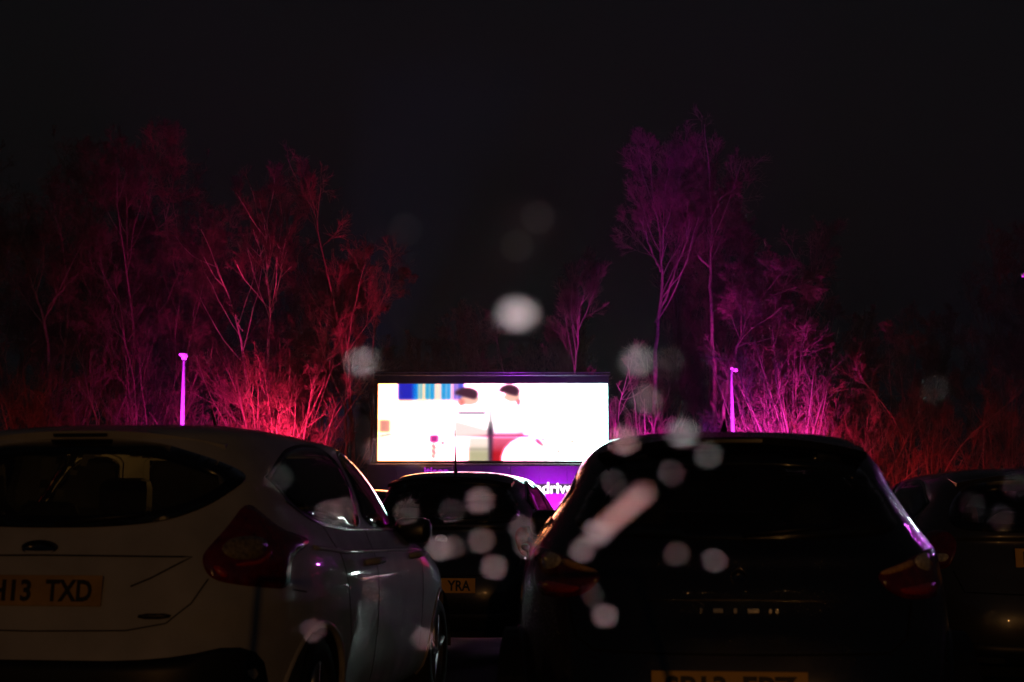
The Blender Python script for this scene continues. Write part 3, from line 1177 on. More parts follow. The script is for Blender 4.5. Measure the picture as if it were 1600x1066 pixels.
    if 'spoiler' in spec:
        z, hw, y0, y1, th = spec['spoiler']
        V, F = [], []
        n = 24
        for i in range(n + 1):
            u = -1 + 2 * i / n
            x = hw * u
            dz = -0.055 * abs(u) ** 2.4
            dy = 0.09 * abs(u) ** 2.5
            V += [(x, y0 + dy, z + dz), (x, y0 + dy + 0.01, z + dz - th), (x, y1 + dy * 0.5, z + dz - th * 0.6), (x, y1 + dy * 0.3, z + dz + 0.034)]
        for i in range(n):
            b, c = i * 4, i * 4 + 4
            for k in range(4):
                F.append((b + k, b + (k + 1) % 4, c + (k + 1) % 4, c + k))
        F += [(3, 2, 1, 0), (n * 4, n * 4 + 1, n * 4 + 2, n * 4 + 3)]
        sp = link('roof_spoiler', mesh_of('roof_spoiler', V, F, False), paint, root)
        MB().box((0, y0 - 0.004, z - th * 0.55), (0.22, 0.012, 0.012)).build('brake_light', M['frit'], sp)
    for nm, mat, x, z, w, h in spec.get('letters', ()):
        loc, nor = sk.hit('rear', x, z)
        MB().box((x, loc.y - 0.003, z), (w, 0.012, h), bev=0.002).build(nm, M[mat], root)
    return root, sk


SIDE_F = [([(0.615, 1.262), (0.72, 1.15), (0.95, 1.085), (1.30, 1.065), (1.66, 1.055), (1.72, 1.20), (1.78, 1.415), (1.40, 1.425), (1.02, 1.39), (0.80, 1.335)], (0,)),
          ([(1.745, 1.055), (2.30, 1.045), (2.66, 1.045), (2.62, 1.10), (2.36, 1.32), (2.22, 1.415), (1.86, 1.418), (1.79, 1.20)], ())]
WS_F = [(0, 1.43), (0.46, 1.425), (0.55, 1.41), (0.62, 1.25), (0.70, 1.09), (0.60, 1.065), (0, 1.06)]
FOCUS = dict(
    rows=FOCUS_ROWS, loc=(-1.755, 5.22), yaw=7.6, paint='white_paint',
    rear_window=[(0, 1.412), (0.30, 1.405), (0.48, 1.352), (0.60, 1.308), (0.665, 1.262), (0.622, 1.198), (0.557, 1.142), (0.43, 1.092), (0.22, 1.073), (0, 1.070)],
    frit=0.045, windscreen=WS_F, side_windows=SIDE_F,
    lamps=[('tail_light', 'corner', [(0.767, 1.172), (0.66, 1.075), (0.551, 0.985), (0.535, 0.945), (0.555, 0.885), (0.65, 0.862), (0.80, 0.845), (0.925, 0.832), (0.945, 0.93), (0.99, 0.965), (1.10, 0.995), (1.115, 1.020), (1.05, 1.035), (0.92, 1.065), (0.84, 1.12)], 'lamp_red', 0.004, None),
           ('reversing_lens', 'corner', [(0.60, 0.985), (0.66, 1.035), (0.80, 1.035), (0.83, 1.0), (0.78, 0.955), (0.66, 0.945)], 'lamp_olive', 0.010, 'tail_light'),
           ('lens_rib', 'corner', [(0.66, 0.938), (0.78, 0.945), (0.84, 0.985), (0.85, 0.98), (0.79, 0.932), (0.66, 0.925)], 'lamp_bright', 0.010, 'tail_light'),
           ('reflector', 'corner', [(0.565, 0.93), (0.60, 0.93), (0.63, 0.895), (0.60, 0.885)], 'lamp_bright', 0.010, 'tail_light')],
    gaps=[('rear', [(-0.62, 0.962), (-0.3, 0.968), (0, 0.97), (0.3, 0.968), (0.56, 0.965), (0.50, 0.93), (0.43, 0.89), (0.36, 0.86)], 0.006, False),
          ('rear', [(0.625, 0.885), (0.58, 0.80), (0.50, 0.73), (0.36, 0.705), (0, 0.70)], 0.005, True),
          ('corner', [(0.95, 0.83), (1.05, 0.815)], 0.006, True),
          ('right', [(1.70, 1.05), (1.70, 0.60), (1.66, 0.35)], 0.007, True),
          ('right', [(0.98, 1.08), (1.10, 0.95), (1.16, 0.75), (1.22, 0.55)], 0.007, True),
          ('right', [(2.68, 1.04), (2.78, 0.85), (2.78, 0.40)], 0.007, True)],
    mouldings=[('right', [(0.78, 0.985), (1.2, 0.955), (1.9, 0.945), (2.7, 0.93), (3.3, 0.88)], 0.011, 'white_paint'),
               ('right', [(0.66, 1.175), (0.78, 1.125), (0.98, 1.075), (1.35, 1.052), (2.0, 1.042), (2.6, 1.036)], 0.007, 'chrome')],
    bumper_inserts=[[(0.40, 0.745), (0.51, 0.745), (0.52, 0.765), (0.40, 0.765)]],
    valance=[(0, 0.60), (0.5, 0.60), (0.78, 0.66), (0.80, 0.42), (0.74, 0.30), (0, 0.28)],
    plate=(0, 0.845, 'FH13', 'TXD', 0.10, 'plate_dull'), badge=(-0.02, 0.998, 0.145, 0.058),
    spoiler=(1.448, 0.56, 0.40, 0.66, 0.030), aerial=(2.0, 0.16, 0.12), mirror=(0.09, 1.03), mirror_paint='black_paint', cabin_fill=2.6)
SIDE_B = [([(0.72, 1.22), (0.80, 1.12), (1.10, 1.06), (1.66, 1.035), (1.72, 1.18), (1.78, 1.375), (1.40, 1.385), (1.02, 1.345)], (0,)),
          ([(1.745, 1.035), (2.30, 1.03), (2.66, 1.03), (2.60, 1.08), (2.34, 1.29), (2.20, 1.37), (1.86, 1.378), (1.79, 1.18)], ())]
WS_B = [(0, 1.40), (0.40, 1.395), (0.48, 1.38), (0.56, 1.22), (0.64, 1.06), (0.55, 1.04), (0, 1.035)]
BLACK = dict(
    rows=BLACK_ROWS, loc=(0.772, 4.86), yaw=6.0, paint='black_paint', front_glass='glass_clear',
    rear_window=[(0, 1.358), (0.40, 1.338), (0.50, 1.27), (0.585, 1.12), (0.57, 1.06), (0.45, 1.040), (0, 1.030)],
    windscreen=WS_B, side_windows=SIDE_B, rear_glass='glass_rear',
    lamps=[('tail_light', 'corner', [(0.465, 0.918), (0.575, 0.948), (0.72, 0.985), (0.92, 1.00), (0.94, 0.95), (0.84, 0.832), (0.70, 0.822), (0.555, 0.828), (0.485, 0.862)], 'lamp_red', 0.004, None),
           ('indicator_lens', 'corner', [(0.480, 0.922), (0.575, 0.945), (0.66, 0.965), (0.66, 0.940), (0.575, 0.922), (0.49, 0.908)], 'lamp_amber', 0.010, 'tail_light'),
           ('reversing_lens', 'corner', [(0.66, 0.965), (0.76, 0.985), (0.82, 0.97), (0.79, 0.915), (0.68, 0.925)], 'lamp_clear', 0.010, 'tail_light'),
           ('reflector', 'corner', [(0.53, 0.862), (0.60, 0.868), (0.74, 0.880), (0.82, 0.872), (0.80, 0.842), (0.58, 0.838)], 'lamp_bright', 0.010, 'tail_light')],
    gaps=[('rear', [(0.60, 0.82), (0.57, 0.70), (0.50, 0.655), (0, 0.65)], 0.008, True),
          ('right', [(1.70, 1.03), (1.70, 0.60), (1.66, 0.35)], 0.007, True)],
    trims=[('rear', [(-0.36, 0.83), (0, 0.835), (0.36, 0.83)], 0.012, 'black_paint'),
           ('right', [(0.76, 1.10), (0.86, 1.06), (1.2, 1.025), (1.9, 1.015), (2.6, 1.01)], 0.014, 'chrome')],
    bumper_inserts=[[(0.50, 0.42), (0.64, 0.42), (0.64, 0.45), (0.50, 0.45)]],
    valance=[(0, 0.40), (0.5, 0.40), (0.76, 0.44), (0.76, 0.30), (0.70, 0.24), (0, 0.23)],
    plate=(-0.045, 0.545, 'SP13', 'FPZ', 0.05), badge=(0.0, 0.905, 0.06, 0.06),
    letters=[('badge_letter', 'chrome', -0.133, 0.794, 0.010, 0.020), ('badge_letter', 'chrome', -0.075, 0.794, 0.036, 0.018), ('badge_letter', 'chrome', -0.016, 0.794, 0.014, 0.020),
             ('badge_letter', 'chrome', 0.044, 0.794, 0.042, 0.018), ('badge_letter', 'chrome', 0.102, 0.794, 0.013, 0.018), ('badge_letter', 'chrome', 0.124, 0.794, 0.013, 0.018)],
    spoiler=(1.405, 0.50, 0.42, 0.66, 0.026), aerial=(1.1, 0.05, 0.09))


def rows_scaled(rows, kw, kz, ky=1.0, up=0.0):
    return [(z * kz + up * max(0, z - 0.9), hw * kw, yr * ky, yf * ky, nr, nf) for z, hw, yr, yf, nr, nf in rows]


HATCH_ROWS = [(z, hw * (1.0 if z < 1.0 else 1.0), yr * (1.0 if z < 1.0 else 0.80), yf, min(nr + 0.6, 5.4), nf) for z, hw, yr, yf, nr, nf in BLACK_ROWS]
GEN_LAMP = [('tail_light', 'corner', [(0.63, 1.02), (0.56, 0.95), (0.58, 0.80), (0.70, 0.78), (0.86, 0.80), (0.90, 0.90), (0.80, 1.02)], 'lamp_red', 0.004, None),
            ('reversing_lens', 'corner', [(0.60, 0.88), (0.70, 0.88), (0.70, 0.83), (0.61, 0.83)], 'lamp_clear', 0.010, 'tail_light')]
GEN = dict(rear_window=[(0, 1.362), (0.42, 1.345), (0.52, 1.26), (0.58, 1.12), (0.56, 1.06), (0.45, 1.04), (0, 1.03)], windscreen=WS_B, side_windows=SIDE_B,
           lamps=GEN_LAMP, gaps=[('rear', [(0.60, 0.78), (0.56, 0.66), (0, 0.64)], 0.008, True), ('right', [(1.70, 1.03), (1.70, 0.60), (1.66, 0.35)], 0.007, True)],
           trims=[('right', [(0.76, 1.10), (0.86, 1.06), (1.2, 1.025), (1.9, 1.015), (2.6, 1.01)], 0.014, 'chrome')],
           valance=[(0, 0.36), (0.5, 0.36), (0.74, 0.42), (0.74, 0.30), (0.68, 0.24), (0, 0.23)], badge=(0.0, 0.92, 0.10, 0.08),
           spoiler=(1.405, 0.50, 0.36, 0.62, 0.026), ring=150, step=0.035)
MID = dict(GEN, rows=[(z, hw * 0.93, yr, yf, nr, nf) for z, hw, yr, yf, nr, nf in HATCH_ROWS], loc=(-0.565, 10.95), yaw=8.0, paint='navy_paint', tread=0.72, plate=(0.03, 0.575, '8OU', 'YRA', 0.05), aerial=(0.75, 0.34, 0.05), front_glass='glass_clear')
RIGHT = dict(GEN, rows=rows_scaled(HATCH_ROWS, 0.98, 0.965), loc=(3.22, 8.35), yaw=3.0, paint='grey_paint', plate=(0, 0.86, 'FP61', 'KXE', 0.10), badge=(0.0, 0.975, 0.09, 0.07), aerial=(0.7, 0.10, 0.12))
RIGHT['rear_window'] = [(x, z * 0.965 + 0.008) for x, z in GEN['rear_window']]
RIGHT['windscreen'] = [(x, z * 0.965) for x, z in GEN['windscreen']]
RIGHT['side_windows'] = [([(y, z * 0.965 + 0.004) for y, z in p], k) for p, k in SIDE_B]
RIGHT['spoiler'] = (1.36, 0.50, 0.36, 0.62, 0.026)

build_car('hatchback_car', 'white hatchback car parked at the left, nearest the camera', FOCUS)
build_car('hatchback_car', 'glossy black car filling the lower right, yellow plate at the bottom edge', BLACK)
mid_root, _ = build_car('hatchback_car', 'dark small car with roof aerial in the middle before the screen', MID)
build_car('hatchback_car', 'dark grey car cut off by the right edge, beyond the black car', RIGHT)
for (x, y), yaw, lab in (((-2.35, 20.5), 8, 'dark distant car whose roof shows between the white car and the middle car'),
                         ((1.45, 25.0), 6, 'dark distant car whose roof shows under the lit white sign'),
                         ((5.55, 19.0), 5, 'dark distant car between the black car and the dark grey car')):
    c = copy_tree(mid_root)
    c.location = (x, y, 0)
    c.rotation_euler = (0, 0, -R(yaw))
    c['label'] = lab


# ------------------------------------------------------------------ bare winter trees
def tubes_mesh(name, levels, sides):
    """levels: list of (points CxNx3, radii CxN) -> one mesh of tapered tubes."""
    Vs, Fs, base = [], [], 0
    ang = 2 * math.pi * np.arange(sides) / sides
    ca, sa = np.cos(ang), np.sin(ang)
    for P, r in levels:
        C, n, _ = P.shape
        T = np.empty_like(P)
        T[:, 1:-1] = P[:, 2:] - P[:, :-2]
        T[:, 0] = P[:, 1] - P[:, 0]
        T[:, -1] = P[:, -1] - P[:, -2]
        T /= np.linalg.norm(T, axis=2, keepdims=True) + 1e-9
        ref = np.where(np.abs(T[:, :1, 1:2]) < 0.8, np.array((0.31, 0.95, 0.08)), np.array((1.0, 0.1, 0.2)))
        A = np.cross(T, np.broadcast_to(ref, T.shape))
        A /= np.linalg.norm(A, axis=2, keepdims=True) + 1e-9
        B = np.cross(T, A)
        ring = P[:, :, None, :] + (A[:, :, None, :] * ca[:, None] + B[:, :, None, :] * sa[:, None]) * r[:, :, None, None]
        Vs.append(ring.reshape(-1, 3))
        c = np.arange(C)[:, None, None] * (n * sides)
        i = np.arange(n - 1)[None, :, None] * sides
        k = np.arange(sides)[None, None, :]
        k2 = (k + 1) % sides
        Fs.append(np.stack([c + i + k, c + i + k2, c + i + sides + k2, c + i + sides + k], -1).reshape(-1, 4) + base)
        base += C * n * sides
    V, F = np.concatenate(Vs), np.concatenate(Fs)
    me = bpy.data.meshes.new(name)
    me.vertices.add(len(V))
    me.vertices.foreach_set('co', V.astype(np.float32).ravel())
    me.loops.add(F.size)
    me.loops.foreach_set('vertex_index', F.astype(np.int32).ravel())
    me.polygons.add(len(F))
    me.polygons.foreach_set('loop_start', np.arange(0, F.size, 4, dtype=np.int32))
    me.polygons.foreach_set('loop_total', np.full(len(F), 4, np.int32))
    me.update(calc_edges=True)
    return me


def unit(v):
    return v / (np.linalg.norm(v, axis=-1, keepdims=True) + 1e-9)


def limbs(rng, p, d, length, r0, r1, n, wander, lift):
    """Many limbs at once: start points, directions, lengths and end radii -> (points, radii)."""
    P = [p]
    d = unit(d)
    for _ in range(n):
        d = unit(d + rng.normal(0, wander, d.shape) + np.array((0, 0, lift)))
        P.append(P[-1] + d * (length / n)[:, None])
    t = np.linspace(0, 1, n + 1)[None, :]
    return np.stack(P, 1), r0[:, None] * (1 - t) + r1[:, None] * t


def sprout(rng, level, count, ang, lrange, rk, n, wander, lift, f0=0.25, rmin=0.006):
    P, r = level
    C, m, _ = P.shape
    L = np.linalg.norm(np.diff(P, axis=1), axis=2).sum(1)
    num = np.maximum(1, rng.poisson(count, C))
    idx = np.repeat(np.arange(C), num)
    f = f0 + (1 - f0) * rng.random(len(idx)) ** 0.8
    s = f * (m - 1)
    i = np.minimum(s.astype(int), m - 2)
    w = (s - i)[:, None]
    q = P[idx, i] * (1 - w) + P[idx, i + 1] * w
    rad = r[idx, i] * (1 - w[:, 0]) + r[idx, i + 1] * w[:, 0]
    t = unit(P[idx, i + 1] - P[idx, i])
    v = rng.normal(0, 1, t.shape)
    v = unit(v - t * (v * t).sum(1, keepdims=True))
    a = np.radians(rng.normal(ang, 12, len(idx)))[:, None]
    d = t * np.cos(a) + v * np.sin(a)
    rb = np.maximum(rmin, rad * rk)
    ln = L[idx] * rng.uniform(*lrange, len(idx)) * (1.15 - 0.6 * f)
    return limbs(rng, q, d, ln, rb, np.maximum(rmin * 0.6, rb * 0.35), n, wander, lift)


def make_tree(seed, H, trunks=None, r0=0.16, ang=38, dens=1.0, lift=0.10, bark='bark', twig=0.007, first=0.3):
    """A bare tree: trunk and limbs in one part, the haze of twigs in the other. trunks: own centre lines in metres."""
    rng = np.random.default_rng(seed)
    if trunks is None:
        main = limbs(rng, np.array([(0, 0, -0.1)]), np.array([(rng.normal(0, .05), rng.normal(0, .05), 1)]), np.array([H]), np.array([r0]), np.array([r0 * 0.12]), 12, 0.06, 0.03)
    else:
        PP, RR = [], []
        for pts, ra, rb in trunks:
            P = np.array([(x, rng.normal(0, 0.05) + y, z) for x, y, z in pts], float)
            s = np.linspace(0, len(P) - 1, 16)
            Q = np.stack([np.interp(s, np.arange(len(P)), P[:, k]) for k in range(3)], 1)
            PP.append(Q + rng.normal(0, 0.03, Q.shape))
            RR.append(np.linspace(ra, rb, 16))
        main = (np.array(PP), np.array(RR))
    l1 = sprout(rng, main, 12 * dens, ang, (0.22, 0.42), 0.5, 6, 0.12, lift, first, 0.018)
    l2 = sprout(rng, l1, 7 * dens, ang, (0.35, 0.6), 0.55, 5, 0.14, lift * 0.8, 0.2, 0.012)
    l3 = sprout(rng, l2, 8 * dens, ang, (0.4, 0.7), 0.6, 4, 0.16, lift * 0.5, 0.15, twig * 1.2)
    l4 = sprout(rng, l3, 6 * dens, ang + 4, (0.45, 0.9), 0.7, 3, 0.16, lift * 0.3, 0.1, twig)
    a = tubes_mesh('trunk', [main, l1], 7)
    b = tubes_mesh('crown', [l2, l3, l4], 3)
    a.materials.append(M[bark])
    a.polygons.foreach_set('use_smooth', [True] * len(a.polygons))
    b.materials.append(M['twig'])
    return a, b


def make_shrub(seed, H, stems=26, spread=0.5, twig=0.008, wander=0.10):
    """A coppiced shrub: many stems fanning up from one stool, lacy twigs at wide angles."""
    rng = np.random.default_rng(seed)
    w = rng.uniform(0, 2 * math.pi, stems)
    s = spread * rng.random(stems) ** 0.6
    d = np.stack([np.cos(w) * s, np.sin(w) * s, np.ones(stems)], 1)
    p = np.stack([rng.normal(0, .3, stems), rng.normal(0, .3, stems), np.full(stems, -0.05)], 1)
    main = limbs(rng, p, d, H * rng.uniform(0.5, 1.0, stems), rng.uniform(0.035, 0.075, stems), np.full(stems, 0.012), 9, wander, 0.02)
    l1 = sprout(rng, main, 7, 34, (0.16, 0.34), 0.55, 5, 0.16, 0.08, 0.3, 0.014)
    l2 = sprout(rng, l1, 6, 38, (0.3, 0.6), 0.6, 4, 0.18, 0.05, 0.15, twig * 1.3)
    l3 = sprout(rng, l2, 5, 40, (0.35, 0.8), 0.7, 3, 0.18, 0.03, 0.1, twig)
    a = tubes_mesh('stems', [main, l1], 5)
    b = tubes_mesh('twigs', [l2, l3], 3)
    a.materials.append(M['bark'])
    b.materials.append(M['twig'])
    return a, b


def plant_tree(name, meshes, parts, loc, rz, s, label, group):
    root = tag(empty(name, loc, rz), label, 'tree' if name.endswith('tree') else 'shrub', group)
    root.scale = s if isinstance(s, tuple) else (s, s, s)
    for me, nm in zip(meshes, parts):
        o = bpy.data.objects.new(nm, me)
        COL.objects.link(o)
        o.parent = root
    return root


TY = 66.0


def line(pts, Y=TY, base=None):
    """Pixels of a trunk's run -> local metres; the first point is its foot."""
    W = [at(px, py, Y) for px, py in pts]
    x0 = W[0].x if base is None else base
    return [(w.x - x0, 0.0, w.z) for w in W]


def foot(px, Y=TY):
    return at(px, 700, Y).x


rngp = random.Random(5)
TC = ('trunk', 'crown')
# the trees one can pick out
T_BIRCH = make_tree(11, 16, [(line([(422, 835), (422, 640), (423, 560), (424, 470), (419, 420), (420, 340)]), 0.093, 0.018),
                             (line([(423, 470), (412, 420), (400, 365)], base=foot(422)), 0.043, 0.012),
                             (line([(425, 490), (436, 440), (444, 390)], base=foot(422)), 0.043, 0.012)], ang=26, dens=0.9, lift=0.14, bark='birch', first=0.45)
plant_tree('birch_tree', T_BIRCH, TC, (foot(422), TY, 0), 0, 1.0, 'pale forked birch rising straight from the brightest pink shrub', 'trees lit by coloured lights')
T_LEAN = make_tree(12, 14, [(line([(388, 835), (386, 640), (382, 580), (370, 505), (352, 455), (334, 405)]), 0.081, 0.018),
                            (line([(372, 515), (358, 470)], base=foot(388)), 0.031, 0.012)], ang=28, dens=0.9, lift=0.12, bark='birch', first=0.4)
plant_tree('birch_tree', T_LEAN, TC, (foot(388), TY + 0.8, 0), 0, 1.0, 'pink lit tree leaning left beside the forked birch', 'trees lit by coloured lights')
T_C = make_tree(13, 14, [(line([(526, 835), (525, 600), (524, 520), (518, 440)]), 0.068, 0.018)], ang=28, dens=1.0, bark='bark', first=0.3)
plant_tree('birch_tree', T_C, TC, (foot(526), TY + 4.5, 0), 0, 1.0, 'slender dim red tree between the bright shrubs and the screen', 'trees lit by coloured lights')
T_D = make_tree(14, 16, [(line([(78, 835), (72, 560), (62, 485), (45, 440), (30, 395)]), 0.105, 0.024),
                         (line([(62, 485), (85, 450), (120, 415)], base=foot(78)), 0.062, 0.018)], ang=35, dens=1.1, first=0.35)
plant_tree('forked_tree', T_D, TC, (foot(78), TY + 1, 0), 0, 1.0, 'dim red forked tree at the far left', 'trees lit by coloured lights')
T_E = make_tree(15, 17, [(line([(1022, 835), (1024, 600), (1028, 520), (1036, 440), (1034, 380), (1025, 315)]), 0.136, 0.024),
                         (line([(1028, 500), (1052, 440), (1072, 380), (1085, 330)], base=foot(1022)), 0.074, 0.018),
                         (line([(1035, 420), (1015, 370), (1003, 335)], base=foot(1022)), 0.056, 0.018)], ang=34, dens=1.15, lift=0.14, first=0.4)
plant_tree('spreading_tree', T_E, TC, (foot(1022), TY + 1, 0), 0, 1.0, 'tall purple lit tree with upswept limbs, nearest the screen on the right', 'trees lit by coloured lights')
T_F = make_tree(16, 18, [(line([(1128, 835), (1126, 560), (1120, 450), (1118, 400), (1122, 340), (1118, 285)]), 0.124, 0.024),
                         (line([(1118, 405), (1095, 375), (1078, 345), (1072, 320)], base=foot(1128)), 0.068, 0.018),
                         (line([(1119, 330), (1140, 290), (1162, 275)], base=foot(1128)), 0.050, 0.018)], ang=38, dens=1.1, lift=0.06, first=0.55)
plant_tree('tall_tree', T_F, TC, (foot(1128), TY + 2.5, 0), 0, 1.0, 'tallest purple tree with a crooked side limb, right of the screen', 'trees lit by coloured lights')
T_G = make_tree(17, 13, [(line([(1118, 835), (1122, 640), (1132, 575), (1146, 540), (1156, 500), (1168, 480)]), 0.105, 0.030),
                         (line([(1160, 492), (1195, 470), (1240, 455), (1270, 440)], base=foot(1118)), 0.062, 0.018),
                         (line([(1165, 485), (1180, 450), (1200, 425)], base=foot(1118)), 0.056, 0.018),
                         (line([(1146, 540), (1180, 545), (1215, 560)], base=foot(1118)), 0.037, 0.012)], ang=42, dens=1.15, lift=0.02, first=0.45)
plant_tree('twisted_tree', T_G, TC, (foot(1118), TY - 1.5, 0), 0, 1.0, 'twisted purple tree with a flat spreading crown above the right lamp post', 'trees lit by coloured lights')
T_L = make_tree(18, 9, [(line([(890, 835), (892, 640), (896, 560), (905, 480)]), 0.056, 0.012)], ang=24, dens=1.1, lift=0.16, first=0.35)
plant_tree('small_tree', T_L, TC, (foot(890), TY - 2, 0), 0, 1.0, 'small narrow dull red tree standing behind the screen', 'trees lit by coloured lights')

# the dark wood behind, from six grown trees turned and scaled
WOOD = [make_tree(31, 16, r0=0.13, ang=36, twig=0.010), make_tree(32, 18, r0=0.15, ang=42, lift=0.06, twig=0.010), make_tree(33, 14, r0=0.11, ang=30, lift=0.14, twig=0.010),
        make_tree(34, 17, r0=0.14, ang=38, dens=1.1, twig=0.010), make_tree(35, 13, r0=0.10, ang=46, lift=0.03, dens=1.1, twig=0.010)]
SHRUB = [make_shrub(41, 9.0, 20, 0.40), make_shrub(42, 10.0, 26, 0.34), make_shrub(43, 8.0, 16, 0.50), make_shrub(44, 9.5, 14, 0.28),
         make_shrub(45, 9.8, 34, 0.42, wander=0.06), make_shrub(46, 8.6, 22, 0.50, wander=0.10)]
zones = ((-60, 140, 9, 'bare tree in the dim red wood at the far left', 'wood at the far left'),
         (140, 330, 9, 'bare tree in the dark wood left of the leaning pink tree', 'wood on the left'),
         (440, 620, 7, 'bare tree in the dark wood just left of the screen', 'wood left of the screen'),
         (620, 970, 10, 'bare tree standing in the dark behind the screen', 'wood behind the screen'),
         (985, 1180, 6, 'bare tree in the dim purple wood among the tall purple trees', 'wood right of the screen'),
         (1180, 1390, 8, 'bare tree in the dark wood right of the twisted purple tree', 'wood on the right'),
         (1390, 1680, 9, 'bare tree in the dim red wood at the far right', 'wood at the far right'))
for a, b, k, lab, grp in zones:
    for i in range(k):
        px = a + (b - a) * (i + rngp.uniform(0.15, 0.85)) / k
        Y = TY + rngp.uniform(3.0, 16.0)
        s = rngp.uniform(0.75, 1.05) * (0.72 if 600 < px < 980 else 1.0) * (1.0 if px < 1300 else 0.85)
        plant_tree('bare_tree', WOOD[rngp.randrange(5)], TC, (foot(px, Y), Y, 0), rngp.uniform(0, 6.28), s, lab, grp)

# coppice shrubs along the edge
SH = ((432, 4, 0.98, 0.0, 'brightest pink shrub at the foot of the forked birch'),
      (398, 5, 0.86, -1.2, 'bright pink shrub just left of the brightest one'),
      (470, 3, 1.02, 1.0, 'tall red shrub right of the forked birch'),
      (340, 5, 0.88, 0.6, 'magenta tinged shrub right of the left lamp post'),
      (308, 5, 0.84, 1.4, 'low crimson shrub beside the left lamp post'),
      (505, 2, 0.75, 0.5, 'dull red shrub nearest the left of the screen'),
      (232, 1, 1.05, 2.0, 'dim magenta shrub left of the left lamp post'),
      (178, 3, 0.95, 2.0, 'dim dark red shrub in the left wood edge'),
      (112, 0, 0.90, 1.5, 'dim red shrub below the forked tree at the far left'),
      (48, 1, 0.95, 1.0, 'dim red shrub at the left edge of the picture'),
      (972, 5, 0.95, -2.0, 'magenta shrub touching the right edge of the screen'),
      (1008, 2, 0.72, -1.0, 'low magenta shrub right of the screen'),
      (1115, 2, 0.72, -1.5, 'low rose shrub just left of the right lamp post'),
      (1062, 0, 0.62, 0.5, 'small rose shrub between the screen and the right lamp post'),
      (1238, 4, 1.0, -2.5, 'large fan of pink and purple stems right of the right lamp post'),
      (1285, 5, 0.86, -1.5, 'bright rose shrub at the right of the large fan'),
      (1190, 3, 0.75, -1.0, 'purple shrub at the left of the large fan'),
      (1345, 2, 0.85, 0.0, 'dull red shrub beyond the black car roof'),
      (1400, 0, 0.80, 0.5, 'dim red shrub above the side glints of the black car'),
      (1455, 3, 0.95, 0.0, 'dim red tall shrub above the dark grey car'),
      (1530, 2, 0.85, 0.5, 'faint red shrub above the roof of the dark grey car'),
      (1585, 1, 0.80, 1.0, 'faint dark shrub at the right edge'))
for i, (px, k, s, dy, lab) in enumerate(SH):
    Y = TY - 2.0 + dy
    plant_tree('coppice_shrub', SHRUB[k], ('stems', 'twigs'), (foot(px, Y), Y, 0), i * 1.7, s, lab, 'shrubs along the edge of the wood')


# ------------------------------------------------------------------ coloured light on the wood
def fl(px, Y, tpx, tpy, tY, col, power, cone, label, z=0.35):
    flood((at(px, 700, Y).x, Y, z), at(tpx, tpy, tY), col, power, cone, label)


K = 2.4
fl(436, TY - 7.0, 436, 640, TY - 2, PINK, 7500 * K, 50, 'pink flood light at the foot of the brightest shrub')
fl(412, TY - 9.0, 412, 500, TY, PINK, 1250 * K, 38, 'pink flood light aimed up at the forked birch')
fl(325, TY - 8.0, 330, 600, TY, (1.0, 0.02, 0.30), 1900 * K, 60, 'magenta flood light between the left lamp post and the birch')
fl(495, TY - 8.0, 500, 640, TY + 2, RED, 230 * K, 70, 'red flood light left of the screen')
fl(225, TY - 8.0, 228, 640, TY + 1, MAGENTA, 300 * K, 55, 'magenta flood light in the left wood edge')
fl(90, TY - 8.0, 80, 670, TY + 2, RED, 330 * K, 80, 'red flood light at the far left')
fl(985, TY - 8.0, 985, 640, TY - 2, MAGENTA, 3400 * K, 62, 'magenta flood light right of the screen')
fl(1060, TY - 10.0, 1050, 440, TY + 1, PURPLE, 430 * K, 55, 'purple flood light aimed up at the tall trees')
fl(1165, TY - 10.0, 1175, 500, TY, PURPLE, 760 * K, 50, 'purple flood light aimed up at the twisted tree')
fl(1205, TY - 9.0, 1215, 610, TY - 3, (1.0, 0.03, 0.50), 4600 * K, 50, 'magenta flood light before the large fan of stems')
fl(1285, TY - 7.5, 1275, 660, TY - 3, PINK, 2000 * K, 60, 'pink flood light at the right of the large fan')
fl(1430, TY - 8.0, 1430, 640, TY + 1, RED, 380 * K, 95, 'red flood light at the far right')
# purple wash on the posts and on the trailer
for (root, t), lab, e in zip(POSTS, ('purple flood light aimed at the left lamp post', 'purple flood light aimed at the right lamp post', 'purple flood light aimed at the lamp post at the right edge'), (17000, 17000, 5000)):
    p = root.location
    flood((p.x + 0.2, p.y - 4.5, 0.3), (p.x, p.y, t.z * 0.82), (0.85, 0.02, 1.0), e, 34, lab)
flood((at(862, 760, SY - 1.4).x, SY - 1.35, 0.3), (at(862, 735, SY).x, SY - 0.2, 2.4), (0.50, 0.01, 0.95), 3200, 110, 'purple flood light behind the white lit sign', 1.0)
flood((at(700, 760, SY - 1.4).x, SY - 2.6, 0.3), (at(720, 735, SY).x, SY - 0.2, 2.6), (0.52, 0.05, 0.85), 260, 120, 'purple flood light under the left of the screen', 1.0)


flood((17.0, 34.0, 5.2), (-1.0, 6.0, 1.1), (0.62, 0.10, 0.80), 480, 60, 'purple flood light outside the picture at the right, facing the cars')
flood((at(470, 700, 84).x, 84.0, 0.4), at(700, 120, 90), (0.22, 0.28, 1.0), 90000, 26, 'blue beam light rising behind the trees into the haze')


